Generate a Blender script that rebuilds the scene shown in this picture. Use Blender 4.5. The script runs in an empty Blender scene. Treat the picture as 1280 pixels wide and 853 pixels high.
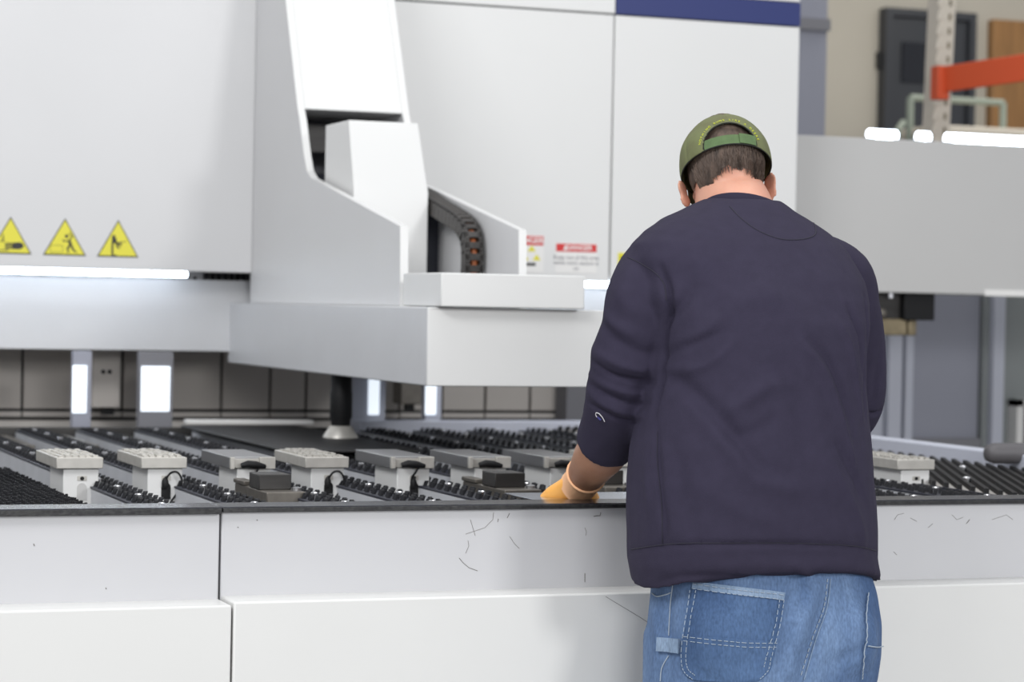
import bpy, bmesh, math, random
import numpy as np
from mathutils import Vector, Matrix
from mathutils.bvhtree import BVHTree
random.seed(7)
SC = bpy.context.scene
COL = SC.collection
PI = math.pi

# ------------------------------------------------------------------ camera
FPX = 3000.0
CAM = Vector((0, 0, 1.36))
ROT = (Matrix.Rotation(math.radians(-20.47), 3, 'Z') @ Matrix.Rotation(PI/2 - math.atan(41.5/3000), 3, 'X')
       @ Matrix.Rotation(.02, 3, 'Z'))
cd = bpy.data.cameras.new('camera')
cam = bpy.data.objects.new('camera', cd)
COL.objects.link(cam)
cam.matrix_world = Matrix.Translation(CAM) @ ROT.to_4x4()
cd.sensor_width = 36
cd.lens = FPX*36/1280
cd.clip_end = 200
cd.dof.use_dof = True
cd.dof.focus_distance = 4.8
cd.dof.aperture_fstop = 4.5
SC.camera = cam

# ------------------------------------------------------------------ world, lamps, exposure
w = bpy.data.worlds.new('world')
SC.world = w
w.use_nodes = True
w.node_tree.nodes['Background'].inputs[0].default_value = (.92, .95, 1.0, 1)
w.node_tree.nodes['Background'].inputs[1].default_value = .60
def area(name, loc, target, sx, sy, power, col=(1, 1, 1)):
    l = bpy.data.lights.new(name, 'AREA')
    l.shape = 'RECTANGLE'; l.size = sx; l.size_y = sy; l.energy = power; l.color = col
    o = bpy.data.objects.new(name, l); COL.objects.link(o)
    o.location = loc
    o.rotation_euler = (Vector(target) - Vector(loc)).to_track_quat('-Z', 'Y').to_euler()
    return o
area('ceiling_or_fill_light', (4.3, -1.4, 3.3), (2.2, 5.0, .9), 1.1, .9, 150)
area('ceiling_or_fill_light', (-2.2, 2.6, 4.6), (1.9, 6.6, 1.2), 3.0, 1.4, 190)
area('ceiling_or_fill_light', (2.6, 5.2, 5.6), (2.4, 6.4, 0), 5.0, 1.2, 90)
area('ceiling_or_fill_light', (0.6, -4.5, 3.2), (2.2, 5.5, .8), 3.0, 1.5, 230)  # low fill added behind the camera to brighten the front faces
area('ceiling_or_fill_light', (7.5, 11.2, 4.2), (7.0, 13.0, 1.5), 3.0, 1.0, 40, (1, .95, .86))
vs = SC.view_settings
vs.view_transform = 'Standard'; vs.look = 'None'; vs.gamma = 1; vs.exposure = -0.06
vs.use_curve_mapping = False

# ------------------------------------------------------------------ measuring: where a sight line meets a plane of the machine
def ray(px, py):
    return ROT @ Vector(((px-640)/FPX, -(py-426.5)/FPX, -1))
def P(px, py, axis, val):
    d = ray(px, py); i = 'XYZ'.index(axis)
    return CAM + d*((val-CAM[i])/d[i])

# ------------------------------------------------------------------ materials
def mat(name, col, rough=.5, metal=0., noise=0., nscale=8., bump=0., bscale=200., emit=None, estr=0., spec=.5, stretch=None, col2=None, coat=0, sheen=0):
    m = bpy.data.materials.new(name); m.use_nodes = True
    nt = m.node_tree; b = nt.nodes['Principled BSDF']
    b.inputs['Roughness'].default_value = rough
    b.inputs['Metallic'].default_value = metal
    b.inputs['Specular IOR Level'].default_value = spec
    b.inputs['Coat Weight'].default_value = coat
    b.inputs['Sheen Weight'].default_value = sheen
    b.inputs['Base Color'].default_value = (*col, 1)
    if emit:
        b.inputs['Emission Color'].default_value = (*emit, 1)
        b.inputs['Emission Strength'].default_value = estr
    tc = nt.nodes.new('ShaderNodeTexCoord'); mp = nt.nodes.new('ShaderNodeMapping')
    nt.links.new(tc.outputs['Object'], mp.inputs[0])
    if stretch: mp.inputs['Scale'].default_value = stretch
    if noise:
        n = nt.nodes.new('ShaderNodeTexNoise'); n.inputs['Scale'].default_value = nscale
        n.inputs['Detail'].default_value = 6
        nt.links.new(mp.outputs[0], n.inputs['Vector'])
        r = nt.nodes.new('ShaderNodeValToRGB')
        c2 = col2 or tuple(c*(1-noise) for c in col)
        r.color_ramp.elements[0].position = .3; r.color_ramp.elements[1].position = .7
        r.color_ramp.elements[0].color = (*c2, 1); r.color_ramp.elements[1].color = (*col, 1)
        nt.links.new(n.outputs['Fac'], r.inputs[0]); nt.links.new(r.outputs[0], b.inputs['Base Color'])
    if bump:
        n = nt.nodes.new('ShaderNodeTexNoise'); n.inputs['Scale'].default_value = bscale
        n.inputs['Detail'].default_value = 4
        nt.links.new(mp.outputs[0], n.inputs['Vector'])
        bp = nt.nodes.new('ShaderNodeBump'); bp.inputs['Strength'].default_value = bump
        bp.inputs['Distance'].default_value = .002
        nt.links.new(n.outputs['Fac'], bp.inputs['Height']); nt.links.new(bp.outputs[0], b.inputs['Normal'])
    return m
M = {}
M['white'] = mat('white_paint', (.72, .72, .71), .42, noise=.02, nscale=3)
M['lower'] = mat('cream_white_paint', (.69, .69, .675), .4, noise=.02, nscale=4)
M['lgrey'] = mat('light_grey_paint', (.55, .55, .565), .42, noise=.04, nscale=3)
M['panel'] = mat('pale_grey_paint', (.645, .645, .65), .45, noise=.03, nscale=2)
M['cab'] = mat('cabinet_paint', (.73, .73, .72), .45, noise=.02, nscale=2)
M['bgrey'] = mat('beam_grey_paint', (.52, .515, .505), .5, noise=.03, nscale=2)
M['steelpaint'] = mat('housing_grey_paint', (.58, .585, .60), .38, noise=.04, nscale=5)
M['seam'] = mat('seam_grey', (.22, .22, .24), .7)
M['blue'] = mat('deep_blue_stripe', (.024, .036, .15), .4)
M['black'] = mat('black_rubber', (.007, .007, .008), .55, spec=.3)
M['bristle'] = mat('dark_bristle', (.011, .0115, .015), .5, noise=.4, nscale=60, spec=.25)
M['strip'] = mat('dark_strip', (.028, .030, .042), .45, spec=.35)
M['shade'] = mat('shade_black', (.012, .012, .013), .5)
M['lip'] = mat('worn_black_steel', (.024, .026, .036), .2, .3, noise=.5, nscale=25, bump=.12, bscale=60)
M['lipedge'] = mat('scuffed_black_edge', (.010, .010, .012), .35, .1, noise=.9, nscale=120, col2=(.04, .04, .04), bump=.5, bscale=150)
M['railside'] = mat('galvanised_grey', (.56, .57, .60), .45, 0, noise=.12, nscale=10)
M['chrome'] = mat('bright_steel', (.75, .75, .77), .2, 1)
M['steel'] = mat('brushed_steel', (.45, .45, .46), .32, .9, noise=.2, nscale=20, stretch=(1, .1, 1))
M['tan'] = mat('satin_zinc', (.56, .54, .50), .38, .35, noise=.15, nscale=40)
M['tool'] = mat('oiled_tool_steel', (.17, .155, .135), .42, .5, noise=.3, nscale=30)
M['tooldark'] = mat('dark_tool_steel', (.055, .052, .05), .45, .4, noise=.4, nscale=30, stretch=(.2, 1, 1))
M['tablebase'] = mat('dark_table_base', (.02, .02, .02), .6, noise=.3)
M['brass'] = mat('dull_brass', (.33, .27, .17), .45, .5, noise=.5, nscale=15)
M['skirt'] = mat('beige_skirt_panel', (.60, .56, .52), .6, noise=.06, nscale=6)
M['skirt_low'] = mat('beige_plinth_panel', (.62, .585, .55), .6, noise=.06, nscale=6)
M['bluegrey'] = mat('blue_grey_paint', (.32, .33, .39), .5, noise=.06, nscale=2)
M['bluelight'] = mat('pale_blue_grey_paint', (.54, .56, .64), .5, noise=.05, nscale=2)
M['greengrey'] = mat('green_grey_paint', (.27, .29, .29), .55, noise=.05, nscale=2)
M['wall'] = mat('cream_block_wall', (.50, .465, .395), .8, noise=.08, nscale=1.5)
M['floor'] = mat('grey_concrete', (.42, .41, .40), .35, noise=.15, nscale=2)
M['darkdoor'] = mat('charcoal_door', (.035, .038, .045), .4)
M['glass'] = mat('dark_window_glass', (.008, .009, .014), .12)
M['wood'] = mat('oak_veneer', (.34, .17, .055), .45, noise=.3, nscale=6, stretch=(4, 4, .4))
M['orange'] = mat('orange_rack_paint', (.72, .10, .03), .4)
M['rack'] = mat('cream_rack_paint', (.72, .66, .56), .5)
M['cart'] = mat('pale_green_paint', (.27, .31, .26), .5)
M['lamp'] = mat('lit_lamp_tube', (.9, .95, 1), .4, emit=(.80, .89, 1.0), estr=9)
M['slotglow'] = mat('slot_glow', (.9, .95, 1), .4, emit=(.82, .90, 1.0), estr=.95)
M['yellow'] = mat('warning_yellow', (.72, .66, .035), .4)
M['ink'] = mat('black_ink', (.02, .02, .02), .5)
M['red'] = mat('danger_red', (.62, .035, .035), .4)
M['paper'] = mat('white_sticker', (.80, .79, .77), .4)
M['grime'] = mat('faint_scuff', (.20, .19, .18), .8)
M['chain'] = mat('grey_brown_plastic', (.045, .041, .038), .5, noise=.3, nscale=60)
M['chainorange'] = mat('orange_cable', (.50, .15, .05), .5)
M['roll'] = mat('dark_grey_vinyl', (.10, .095, .10), .55)
M['sheet'] = mat('bright_sheet_metal', (.62, .66, .74), .22, 1)
M['shirt'] = mat('navy_fleece', (.033, .0285, .052), .9, noise=.10, nscale=40, bump=.35, bscale=450, spec=.2)
M['rib'] = mat('navy_rib_knit', (.029, .025, .045), .9, bump=.3, bscale=500, spec=.2)
M['thread'] = mat('navy_thread', (.022, .02, .035), .9)
M['skin'] = mat('fair_skin', (.66, .345, .24), .5, noise=.12, nscale=12, col2=(.58, .265, .185), bump=.15, bscale=120)
M['skin'].node_tree.nodes['Principled BSDF'].inputs['Subsurface Weight'].default_value = .12
M['skin'].node_tree.nodes['Principled BSDF'].inputs['Subsurface Radius'].default_value = (.01, .004, .002)
M['armskin'] = mat('tanned_skin', (.40, .215, .135), .5, noise=.2, nscale=18, col2=(.34, .165, .10), bump=.2, bscale=150)
M['hair'] = mat('brown_short_hair', (.125, .085, .064), .7, noise=.65, nscale=90, bump=.9, bscale=160, stretch=(1.0, 1.0, .18))
M['cap'] = mat('olive_cap_cloth', (.155, .175, .075), .85, noise=.35, nscale=26, col2=(.12, .12, .055), bump=.3, bscale=600)
M['strap'] = mat('green_webbing', (.10, .165, .065), .8, noise=.2, nscale=60, bump=.4, bscale=500)
M['capedge'] = mat('black_binding', (.012, .013, .010), .8)
M['captext'] = mat('yellow_green_thread', (.46, .50, .04), .7)
M['glovecoat'] = mat('orange_coated_glove', (.95, .46, .10), .45, bump=.2, bscale=200)
M['glovecuff'] = mat('peach_knit_cuff', (.95, .54, .30), .8, bump=.4, bscale=400)
M['boot'] = mat('brown_leather', (.10, .06, .035), .5)
M['whitethread'] = mat('pale_stitching', (.34, .40, .47), .8)
M['logow'] = mat('white_embroidery', (.75, .74, .76), .7)
M['logob'] = mat('blue_embroidery', (.05, .05, .22), .7)

def denim(name, c1, c2, fade):
    m = bpy.data.materials.new(name); m.use_nodes = True
    nt = m.node_tree; b = nt.nodes['Principled BSDF']; b.inputs['Roughness'].default_value = .85
    b.inputs['Specular IOR Level'].default_value = .2
    tc = nt.nodes.new('ShaderNodeTexCoord')
    n1 = nt.nodes.new('ShaderNodeTexNoise'); n1.inputs['Scale'].default_value = 7; n1.inputs['Detail'].default_value = 3
    n2 = nt.nodes.new('ShaderNodeTexNoise'); n2.inputs['Scale'].default_value = 260; n2.inputs['Detail'].default_value = 2
    mp = nt.nodes.new('ShaderNodeMapping'); mp.inputs['Scale'].default_value = (1, 1, .35)
    nt.links.new(tc.outputs['Object'], mp.inputs[0])
    nt.links.new(mp.outputs[0], n1.inputs[0]); nt.links.new(mp.outputs[0], n2.inputs[0])
    r = nt.nodes.new('ShaderNodeValToRGB')
    r.color_ramp.elements[0].position = .36; r.color_ramp.elements[1].position = .66
    r.color_ramp.elements[0].color = (*c1, 1); r.color_ramp.elements[1].color = (*c2, 1)
    nt.links.new(n1.outputs['Fac'], r.inputs[0])
    mx = nt.nodes.new('ShaderNodeMixRGB'); mx.blend_type = 'OVERLAY'; mx.inputs[0].default_value = .45
    nt.links.new(r.outputs[0], mx.inputs[1]); nt.links.new(n2.outputs['Fac'], mx.inputs[2])
    nt.links.new(mx.outputs[0], b.inputs['Base Color'])
    bp = nt.nodes.new('ShaderNodeBump'); bp.inputs['Strength'].default_value = .4; bp.inputs['Distance'].default_value = .001
    nt.links.new(n2.outputs['Fac'], bp.inputs['Height']); nt.links.new(bp.outputs[0], b.inputs['Normal'])
    return m
M['denim'] = denim('washed_blue_denim', (.058, .105, .215), (.155, .235, .385), 0)
M['denimdark'] = denim('pocket_blue_denim', (.036, .070, .155), (.082, .142, .265), 0)
M['denimpale'] = denim('faded_denim_edge', (.15, .22, .33), (.25, .33, .45), 0)

# ------------------------------------------------------------------ helpers
def obj(name, bm, m, parent=None, bevel=0, smooth=None, kind=None, label=None):
    me = bpy.data.meshes.new(name)
    bmesh.ops.recalc_face_normals(bm, faces=bm.faces)
    bm.to_mesh(me); bm.free()
    o = bpy.data.objects.new(name, me); COL.objects.link(o)
    me.materials.append(M[m] if isinstance(m, str) else m)
    if bevel:
        md = o.modifiers.new('bevel', 'BEVEL'); md.width = bevel; md.segments = 2; md.limit_method = 'ANGLE'; md.angle_limit = math.radians(40)
        smooth = smooth or 35
    if smooth:
        me.shade_smooth()
        me.set_sharp_from_angle(angle=math.radians(smooth))
    if parent: o.parent = parent
    if kind: o['kind'] = kind
    if label: o['label'] = label
    return o
def tag(o, label, cat, group=None):
    o['label'] = label; o['category'] = cat
    if group: o['group'] = group
    return o
def thing(name, label, cat, loc=(0, 0, 0), group=None):
    o = bpy.data.objects.new(name, None); COL.objects.link(o); o.location = loc
    o.empty_display_size = .1
    tag(o, label, cat, group)
    return o
def keep(o, root):
    """parent o to root without moving it"""
    o.parent = root; o.location = -root.location
    return o
def part(name, bm, m, root, **k):
    o = obj(name, bm, m, None, **k)
    return keep(o, root)
def sub(name, bm, m, par, **k):
    o = obj(name, bm, m, None, **k); o.parent = par
    return o
def dup(root, loc, label=None, group=None):
    r = root.copy(); COL.objects.link(r); r.location = loc
    if label: r['label'] = label
    if group: r['group'] = group
    for ch in list(root.children):
        c = ch.copy(); COL.objects.link(c); c.parent = r
        for g in ch.children:
            d = g.copy(); COL.objects.link(d); d.parent = c
    return r
def BM(): return bmesh.new()
def hexa(bm, pts):
    v = [bm.verts.new(p) for p in pts]
    for f in ((0, 3, 2, 1), (4, 5, 6, 7), (0, 1, 5, 4), (1, 2, 6, 5), (2, 3, 7, 6), (3, 0, 4, 7)):
        bm.faces.new([v[i] for i in f])
    return bm
def box(bm, x0, x1, y0, y1, z0, z1):
    return hexa(bm, [(x0, y0, z0), (x1, y0, z0), (x1, y1, z0), (x0, y1, z0), (x0, y0, z1), (x1, y0, z1), (x1, y1, z1), (x0, y1, z1)])
def prism(bm, poly, axis, a, b):
    """polygon in the plane across `axis`, run from a to b along it"""
    def mk(p, t):
        return {'X': (t, p[0], p[1]), 'Y': (p[0], t, p[1]), 'Z': (p[0], p[1], t)}[axis]
    v0 = [bm.verts.new(mk(p, a)) for p in poly]; v1 = [bm.verts.new(mk(p, b)) for p in poly]
    n = len(poly)
    bm.faces.new(v0); bm.faces.new(v1[::-1])
    for i in range(n): bm.faces.new((v0[i], v0[(i+1) % n], v1[(i+1) % n], v1[i]))
    return bm
def frame_for(d):
    d = d.normalized()
    a = Vector((0, 0, 1)) if abs(d.z) < .9 else Vector((1, 0, 0))
    u = d.cross(a).normalized(); return u, d.cross(u).normalized()
def tube(bm, pts, r, n=8, caps=True):
    pts = [Vector(p) for p in pts]; rs = r if isinstance(r, (list, tuple)) else [r]*len(pts)
    rings = []; u = v = None
    for i, p in enumerate(pts):
        d = (pts[min(i+1, len(pts)-1)] - pts[max(i-1, 0)])
        if u is None: u, v = frame_for(d)
        else:
            dn = d.normalized(); u = (u - dn*u.dot(dn)).normalized(); v = dn.cross(u)
        rings.append([bm.verts.new(p + (u*math.cos(2*PI*k/n) + v*math.sin(2*PI*k/n))*rs[i]) for k in range(n)])
    for a, b in zip(rings, rings[1:]):
        for k in range(n): bm.faces.new((a[k], a[(k+1) % n], b[(k+1) % n], b[k]))
    if caps: bm.faces.new(rings[0][::-1]); bm.faces.new(rings[-1])
    return bm
def loft(bm, rings, caps=True):
    """rings: lists of equal numbers of points"""
    R = [[bm.verts.new(p) for p in r] for r in rings]; n = len(R[0])
    for a, b in zip(R, R[1:]):
        for k in range(n): bm.faces.new((a[k], a[(k+1) % n], b[(k+1) % n], b[k]))
    if caps: bm.faces.new(R[0][::-1]); bm.faces.new(R[-1])
    return bm
def lathe(bm, prof, c, n=20):
    rings = [[(c[0]+r*math.cos(2*PI*k/n), c[1]+r*math.sin(2*PI*k/n), z) for k in range(n)] for r, z in prof]
    return loft(bm, rings)
def ellipsoid(bm, c, ax, n=24, mrows=14):
    """ax: three axis vectors scaled by the radii"""
    c = Vector(c); a, b, d = [Vector(x) for x in ax]
    top = bm.verts.new(c+d); bot = bm.verts.new(c-d); rows = []
    for i in range(1, mrows):
        t = PI*i/mrows
        rows.append([bm.verts.new(c + (a*math.cos(2*PI*k/n)+b*math.sin(2*PI*k/n))*math.sin(t) + d*math.cos(t)) for k in range(n)])
    for k in range(n):
        bm.faces.new((top, rows[0][k], rows[0][(k+1) % n])); bm.faces.new((bot, rows[-1][(k+1) % n], rows[-1][k]))
    for r0, r1 in zip(rows, rows[1:]):
        for k in range(n): bm.faces.new((r0[k], r1[k], r1[(k+1) % n], r0[(k+1) % n]))
    return bm
def text_bm(s, size, bold=0.0):
    """flat solid lettering in the XY plane, centred; returns a bmesh"""
    c = bpy.data.curves.new('t', 'FONT'); c.body = s; c.size = size; c.align_x = 'CENTER'; c.align_y = 'CENTER'
    c.extrude = .0004; c.offset = bold
    o = bpy.data.objects.new('t', c); COL.objects.link(o)
    dg = bpy.context.evaluated_depsgraph_get(); dg.update()
    me = bpy.data.meshes.new_from_object(o.evaluated_get(dg))
    bm = BM(); bm.from_mesh(me)
    bpy.data.objects.remove(o); bpy.data.curves.remove(c); bpy.data.meshes.remove(me)
    return bm
def on_wall(bm, x, y, z):
    """stand an XY drawing up on a wall facing -Y"""
    for v in bm.verts:
        v.co = Vector((x + v.co.x, y - v.co.z, z + v.co.y))
    return bm
def evaluated(bm, voxel, smooth_it=6, smooth_f=.5):
    """weld overlapping closed shapes into one continuous skin"""
    me = bpy.data.meshes.new('tmp'); bmesh.ops.recalc_face_normals(bm, faces=bm.faces); bm.to_mesh(me); bm.free()
    o = bpy.data.objects.new('tmp', me); COL.objects.link(o)
    r = o.modifiers.new('r', 'REMESH'); r.mode = 'VOXEL'; r.voxel_size = voxel
    if smooth_it:
        s = o.modifiers.new('s', 'SMOOTH'); s.factor = smooth_f; s.iterations = smooth_it
    dg = bpy.context.evaluated_depsgraph_get(); dg.update()
    m2 = bpy.data.meshes.new_from_object(o.evaluated_get(dg))
    bpy.data.objects.remove(o); bpy.data.meshes.remove(me)
    return m2
def mesh_obj(name, me, m, parent=None, label=None):
    o = bpy.data.objects.new(name, me); COL.objects.link(o); me.name = name
    me.materials.clear(); me.materials.append(M[m]); me.shade_smooth()
    if parent: keep(o, parent)
    if label: o['label'] = label
    return o
def structure(o):
    o['kind'] = 'structure'; return o

# =================================================================== THE ROOM
structure(obj('floor', box(BM(), -7, 20, -4, 17, -.2, 0), 'floor'))
structure(obj('wall_back', box(BM(), -7, 20, 14, 14.2, 0, 6.5), 'wall'))
YB = 13.95
def rect_on(px0, py0, px1, py1, Y, th=.05, dy=0.):
    a = P(px0, py0, 'Y', Y); b = P(px1, py1, 'Y', Y)
    return box(BM(), a.x, b.x, Y+dy, Y+dy+th, min(a.z, b.z), max(a.z, b.z)), a, b
# charcoal door in the back wall
bm, a, b = rect_on(1112, 20, 1205, 168, YB)
a0, b0 = a, b
d = structure(obj('door_1', box(BM(), a.x, b.x, 13.93, 14.02, 0, a.z), 'darkdoor', bevel=.01))
ga = P(1130, 52, 'Y', 13.9); gb = P(1180, 105, 'Y', 13.9)
sub('pane', box(BM(), ga.x, gb.x, 13.915, 13.932, gb.z, ga.z), 'glass', d)
fb = BM()
for x in (a.x-.05, b.x): box(fb, x, x+.05, 13.9, 14.0, 0, a.z+.05)
box(fb, a.x, b.x, 13.9, 14.0, a.z, a.z+.05)
sub('frame', fb, 'darkdoor', d)
# oak door
a = P(1240, 24, 'Y', YB); b = P(1330, 150, 'Y', YB)
d = structure(obj('door_2', box(BM(), a.x, b.x, 13.93, 14.02, 0, a.z), 'wood', bevel=.01))
sub('door_handle', tube(BM(), [(a.x+.08, 13.92, 1.0), (a.x+.08, 13.87, 1.0), (a.x+.2, 13.87, 1.0)], .012), 'chrome', d)
# switches beside the charcoal door
for py in (70, 80):
    c = P(1103, py, 'Y', YB)
    s = obj('wall_switch', box(BM(), c.x-.025, c.x+.025, 13.96, 14.0, c.z-.028, c.z+.028), 'ink', bevel=.004)
    tag(s, 'small black wall switch beside the charcoal door, %s of the two' % ('upper' if py == 70 else 'lower'), 'switch', 'wall switches')
# grey column next to the machine
a = P(1000, 0, 'Y', 11); b = P(1031, 170, 'Y', 11)
structure(obj('trim_1', box(BM(), a.x-.25, b.x, 11, 11.3, 0, 6.4), 'bluegrey'))
c = P(1015, 30, 'Y', 10.98)
keepo = obj('trim_2', box(BM(), a.x-.25, b.x+.005, 10.97, 11.0, c.z-.03, c.z+.03), 'seam'); structure(keepo)

# lit tube lamps lying beyond the grey beam
LZ = P(1100, 173.5, 'Y', 8.3).z
def lamp_at(px0, px1, py, Y, r, label):
    a = P(px0, py, 'Y', Y); b = P(px1, py+(px1-px0)*.025, 'Y', Y)
    a.z = b.z = LZ+.027
    t = thing('tube_lamp', label, 'lamp', (a.x, Y, a.z), 'lit tube lamps beyond the grey beam')
    part('tube', tube(BM(), [a, b], r, 12), 'lamp', t)
    for p in (a, b):
        part('bracket', box(BM(), p.x-.02, p.x+.02, Y-.02, Y+.02, LZ+.0005, p.z-r*.6), 'seam', t)
    return t
lamp_at(1086, 1120, 169, 8.45, .022, 'shortest lit tube lamp beyond the grey beam, beside the cream rack post')
lamp_at(1147, 1161, 169.5, 8.45, .022, 'lit lamp showing just behind the foot of the cream rack post')
lamp_at(1183, 1310, 173, 8.45, .022, 'long lit tube lamp beyond the grey beam, under the orange rack beam')

# pallet rack: leaning cream upright and orange beam
a = P(1179, -30, 'Y', 10.4); b = P(1169, 180, 'Y', 10.4)
t = thing('rack_upright', 'cream perforated steel rack upright carrying the orange beam', 'rack upright', (b.x, b.y, 0))
ax_ = (a-b).normalized(); foot = b - ax_*(b.z/ax_.z)
rb = BM(); wv = Vector((.045, 0, 0)); dv = Vector((0, .06, 0))
top = a + ax_*.5
hexa(rb, [foot-wv-dv, foot+wv-dv, foot+wv+dv, foot-wv+dv, top-wv-dv, top+wv-dv, top+wv+dv, top-wv+dv])
part('post', rb, 'rack', t, bevel=.006)
fl = BM(); L = (top-foot).length; n = int(L/.07)
for i in range(n):
    c = foot + ax_*(i+.5)*.07
    hexa(fl, [c + Vector(q) for q in ((-.062, -.066, -.02), (-.02, -.066, -.012), (-.02, -.06, -.012), (-.062, -.06, -.02), (-.055, -.066, .022), (-.02, -.066, .03), (-.02, -.06, .03), (-.055, -.06, .022))])
part('tooth_strip', fl, 'rack', t)
hl = BM()
for i in range(n):
    c = foot + ax_*(i+.5)*.07 + Vector((.012, -.0615, 0))
    part('slot', box(BM(), c.x-.006, c.x+.008, c.y-.001, c.y+.001, c.z-.016, c.z+.016), 'brass', t)
part('foot_plate', box(BM(), foot.x-.08, foot.x+.08, foot.y-.08, foot.y+.08, 0, .012), 'rack', t)
A0 = P(1170, 84, 'Y', 10.1); A1 = P(1170, 117, 'Y', 10.1)
B0 = P(1300, 64, 'Y', 9.6); B1 = P(1300, 99, 'Y', 9.6)
t = thing('rack_beam', 'bright orange horizontal pallet rack beam hooked on the cream upright', 'rack beam', (A1.x, 10.1, A1.z))
E0 = A0 + (B0-A0)*1.8; E1 = A1 + (B1-A1)*1.8
dv = Vector((0, .05, 0))
part('beam', hexa(BM(), [A1, E1, E1+dv, A1+dv, A0, E0, E0+dv, A0+dv]), 'orange', t, bevel=.006)
c0 = P(1170, 82, 'Y', 10.08); c1 = P(1184, 125, 'Y', 10.08)
part('hook_plate', box(BM(), c0.x, c1.x, 10.06, 10.13, c1.z, c0.z), 'orange', t, bevel=.005)

# pale green frame cart behind the rack
Yc = 12.0
a = P(1138, 122, 'Y', Yc); b = P(1254, 128, 'Y', Yc); lo = P(1138, 160, 'Y', Yc)
t = thing('frame_cart', 'pale green tubular frame cart standing before the charcoal door', 'cart', (a.x, Yc, 0))
part('top_rail', tube(BM(), [(a.x, Yc, a.z), (b.x, Yc, a.z)], .02, 8), 'cart', t)
part('shelf', box(BM(), a.x, b.x+1.2, Yc-.3, Yc+.3, lo.z-.05, lo.z), 'rack', t, bevel=.01)
for x in (a.x, b.x):
    for y in (Yc-.28, Yc):
        if y == Yc or True:
            part('leg', tube(BM(), [(x, y, 0), (x, y, lo.z if y != Yc else a.z)], .022, 8), 'cart', t)
q = P(1140, 168, 'Y', Yc-.4)
part('handle', tube(BM(), [(q.x, Yc-.3, lo.z), (q.x-.1, Yc-.42, lo.z-.05), (q.x-.16, Yc-.45, .5)], .02, 8), 'cart', t)

# =================================================================== THE MACHINE: rear enclosure
YP = 8.05
def wx(px, Y=YP, py=300): return P(px, py, 'Y', Y).x
zb = 1.462
X316 = wx(317); X768 = P(766, 150, 'Y', YP).x; X999 = P(998, 120, 'Y', YP).x
zs = P(768, 18, 'Y', YP).z
zstripe1 = P(1001, 4, 'Y', YP).z
enc = thing('machine_enclosure', 'tall pale machine enclosure of flat panels with a deep blue stripe, behind the processing head', 'enclosure', (2.5, YP, 0))
part('cover_panel', box(BM(), -1.2, X316-.004, YP, YP+.6, zb, 3.6), 'panel', enc, bevel=.003, label='wide pale grey panel carrying the yellow warning triangles')
part('cover_panel', box(BM(), X316+.004, X768-.003, YP, YP+.6, zb, zs-.003), 'cab', enc, bevel=.003)
part('cover_panel', box(BM(), X768+.003, X999, YP, YP+.6, zb, zs-.003), 'cab', enc, bevel=.003)
part('top_panel', box(BM(), X316+.004, X768+.002, YP, YP+.6, zs+.003, 3.6), 'cab', enc, bevel=.003)
part('blue_stripe', box(BM(), X768+.004, X999, YP-.002, YP+.6, zs+.003, zstripe1), 'blue', enc, label='deep blue band above the panel seam')
part('top_panel', box(BM(), X768+.004, X999, YP, YP+.6, zstripe1+.003, 3.6), 'cab', enc, bevel=.003)
part('inner_frame', box(BM(), -1.1, X999-.02, YP+.03, YP+.56, zb+.02, 3.5), 'seam', enc)
# legs and frame that carry it down to the floor (behind the skirt)
for x in (-1.0, 3.4):
    part('leg', box(BM(), x, x+.14, 8.5, 8.62, 0, zb+.02), 'seam', enc, bevel=.004)

# LED bars under the enclosure
def led_bar(px0, px1, py, label):
    a = P(px0, py, 'Y', YP+.03); b = P(px1, py, 'Y', YP+.03)
    x0 = a.x if px0 > -50 else -.6
    t = thing('led_light_bar', label, 'light bar', (x0, YP+.03, zb), 'light bars under the enclosure')
    part('diffuser', tube(BM(), [(x0, YP+.03, zb-.011), (b.x, YP+.03, zb-.011)], .0100, 12), 'lamp', t)
    return t
led_bar(-200, 234, 334, 'bright white light bar glowing under the panel with warning triangles')
led_bar(640, 830, 354, 'short bright light bar showing between the white head box and the dark sweatshirt')

# left crossbeam
YBm = 8.17
a = P(0, 345, 'Y', YBm); b = P(290, 440, 'Y', YBm)
bz1 = P(150, 347.5, 'Y', YBm).z; bz0 = P(150, 438.5, 'Y', YBm).z
t = thing('crossbeam', 'smooth light grey crossbeam lit from above by the light bar', 'beam', (1.0, YBm, bz0))
part('beam_body', box(BM(), -1.2, 2.1, YBm, YBm+.3, bz0, bz1), 'steelpaint', t, bevel=.004)
part('guide_beam', box(BM(), 2.1, 3.9, YBm, YBm+.3, bz0+.14, bz1), 'steelpaint', t, bevel=.004)
rl = BM(); box(rl, -1.2, 3.9, YBm+.10, YBm+.13, bz1, bz1+.026)
part('guide_rail', rl, 'steel', t, bevel=.002)
for i in range(12):
    part('bolt', lathe(BM(), [(.006, bz1), (.006, bz1+.010), (.003, bz1+.012)], (1.05+i*.076, YBm+.05), 10), 'black', t)
for x in (-1.0, 3.62):
    part('support', box(BM(), x, x+.14, 8.2, 8.4, 0, bz0+.01), 'seam', t)
# black cable block at the dark end of the slot
c0 = P(256, 338, 'Y', YP+.2); c1 = P(311, 350, 'Y', YP+.2)
cb = BM()
for i in range(7):
    x = c0.x + (c1.x-c0.x)*i/7
    box(cb, x, x+.016, YP+.2, YP+.3, bz1, zb+.01)
tag(obj('cable_carrier_end', cb, 'black', bevel=.002), 'black ribbed cable carrier end lying on the crossbeam beside the side plate', 'cable carrier')

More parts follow.
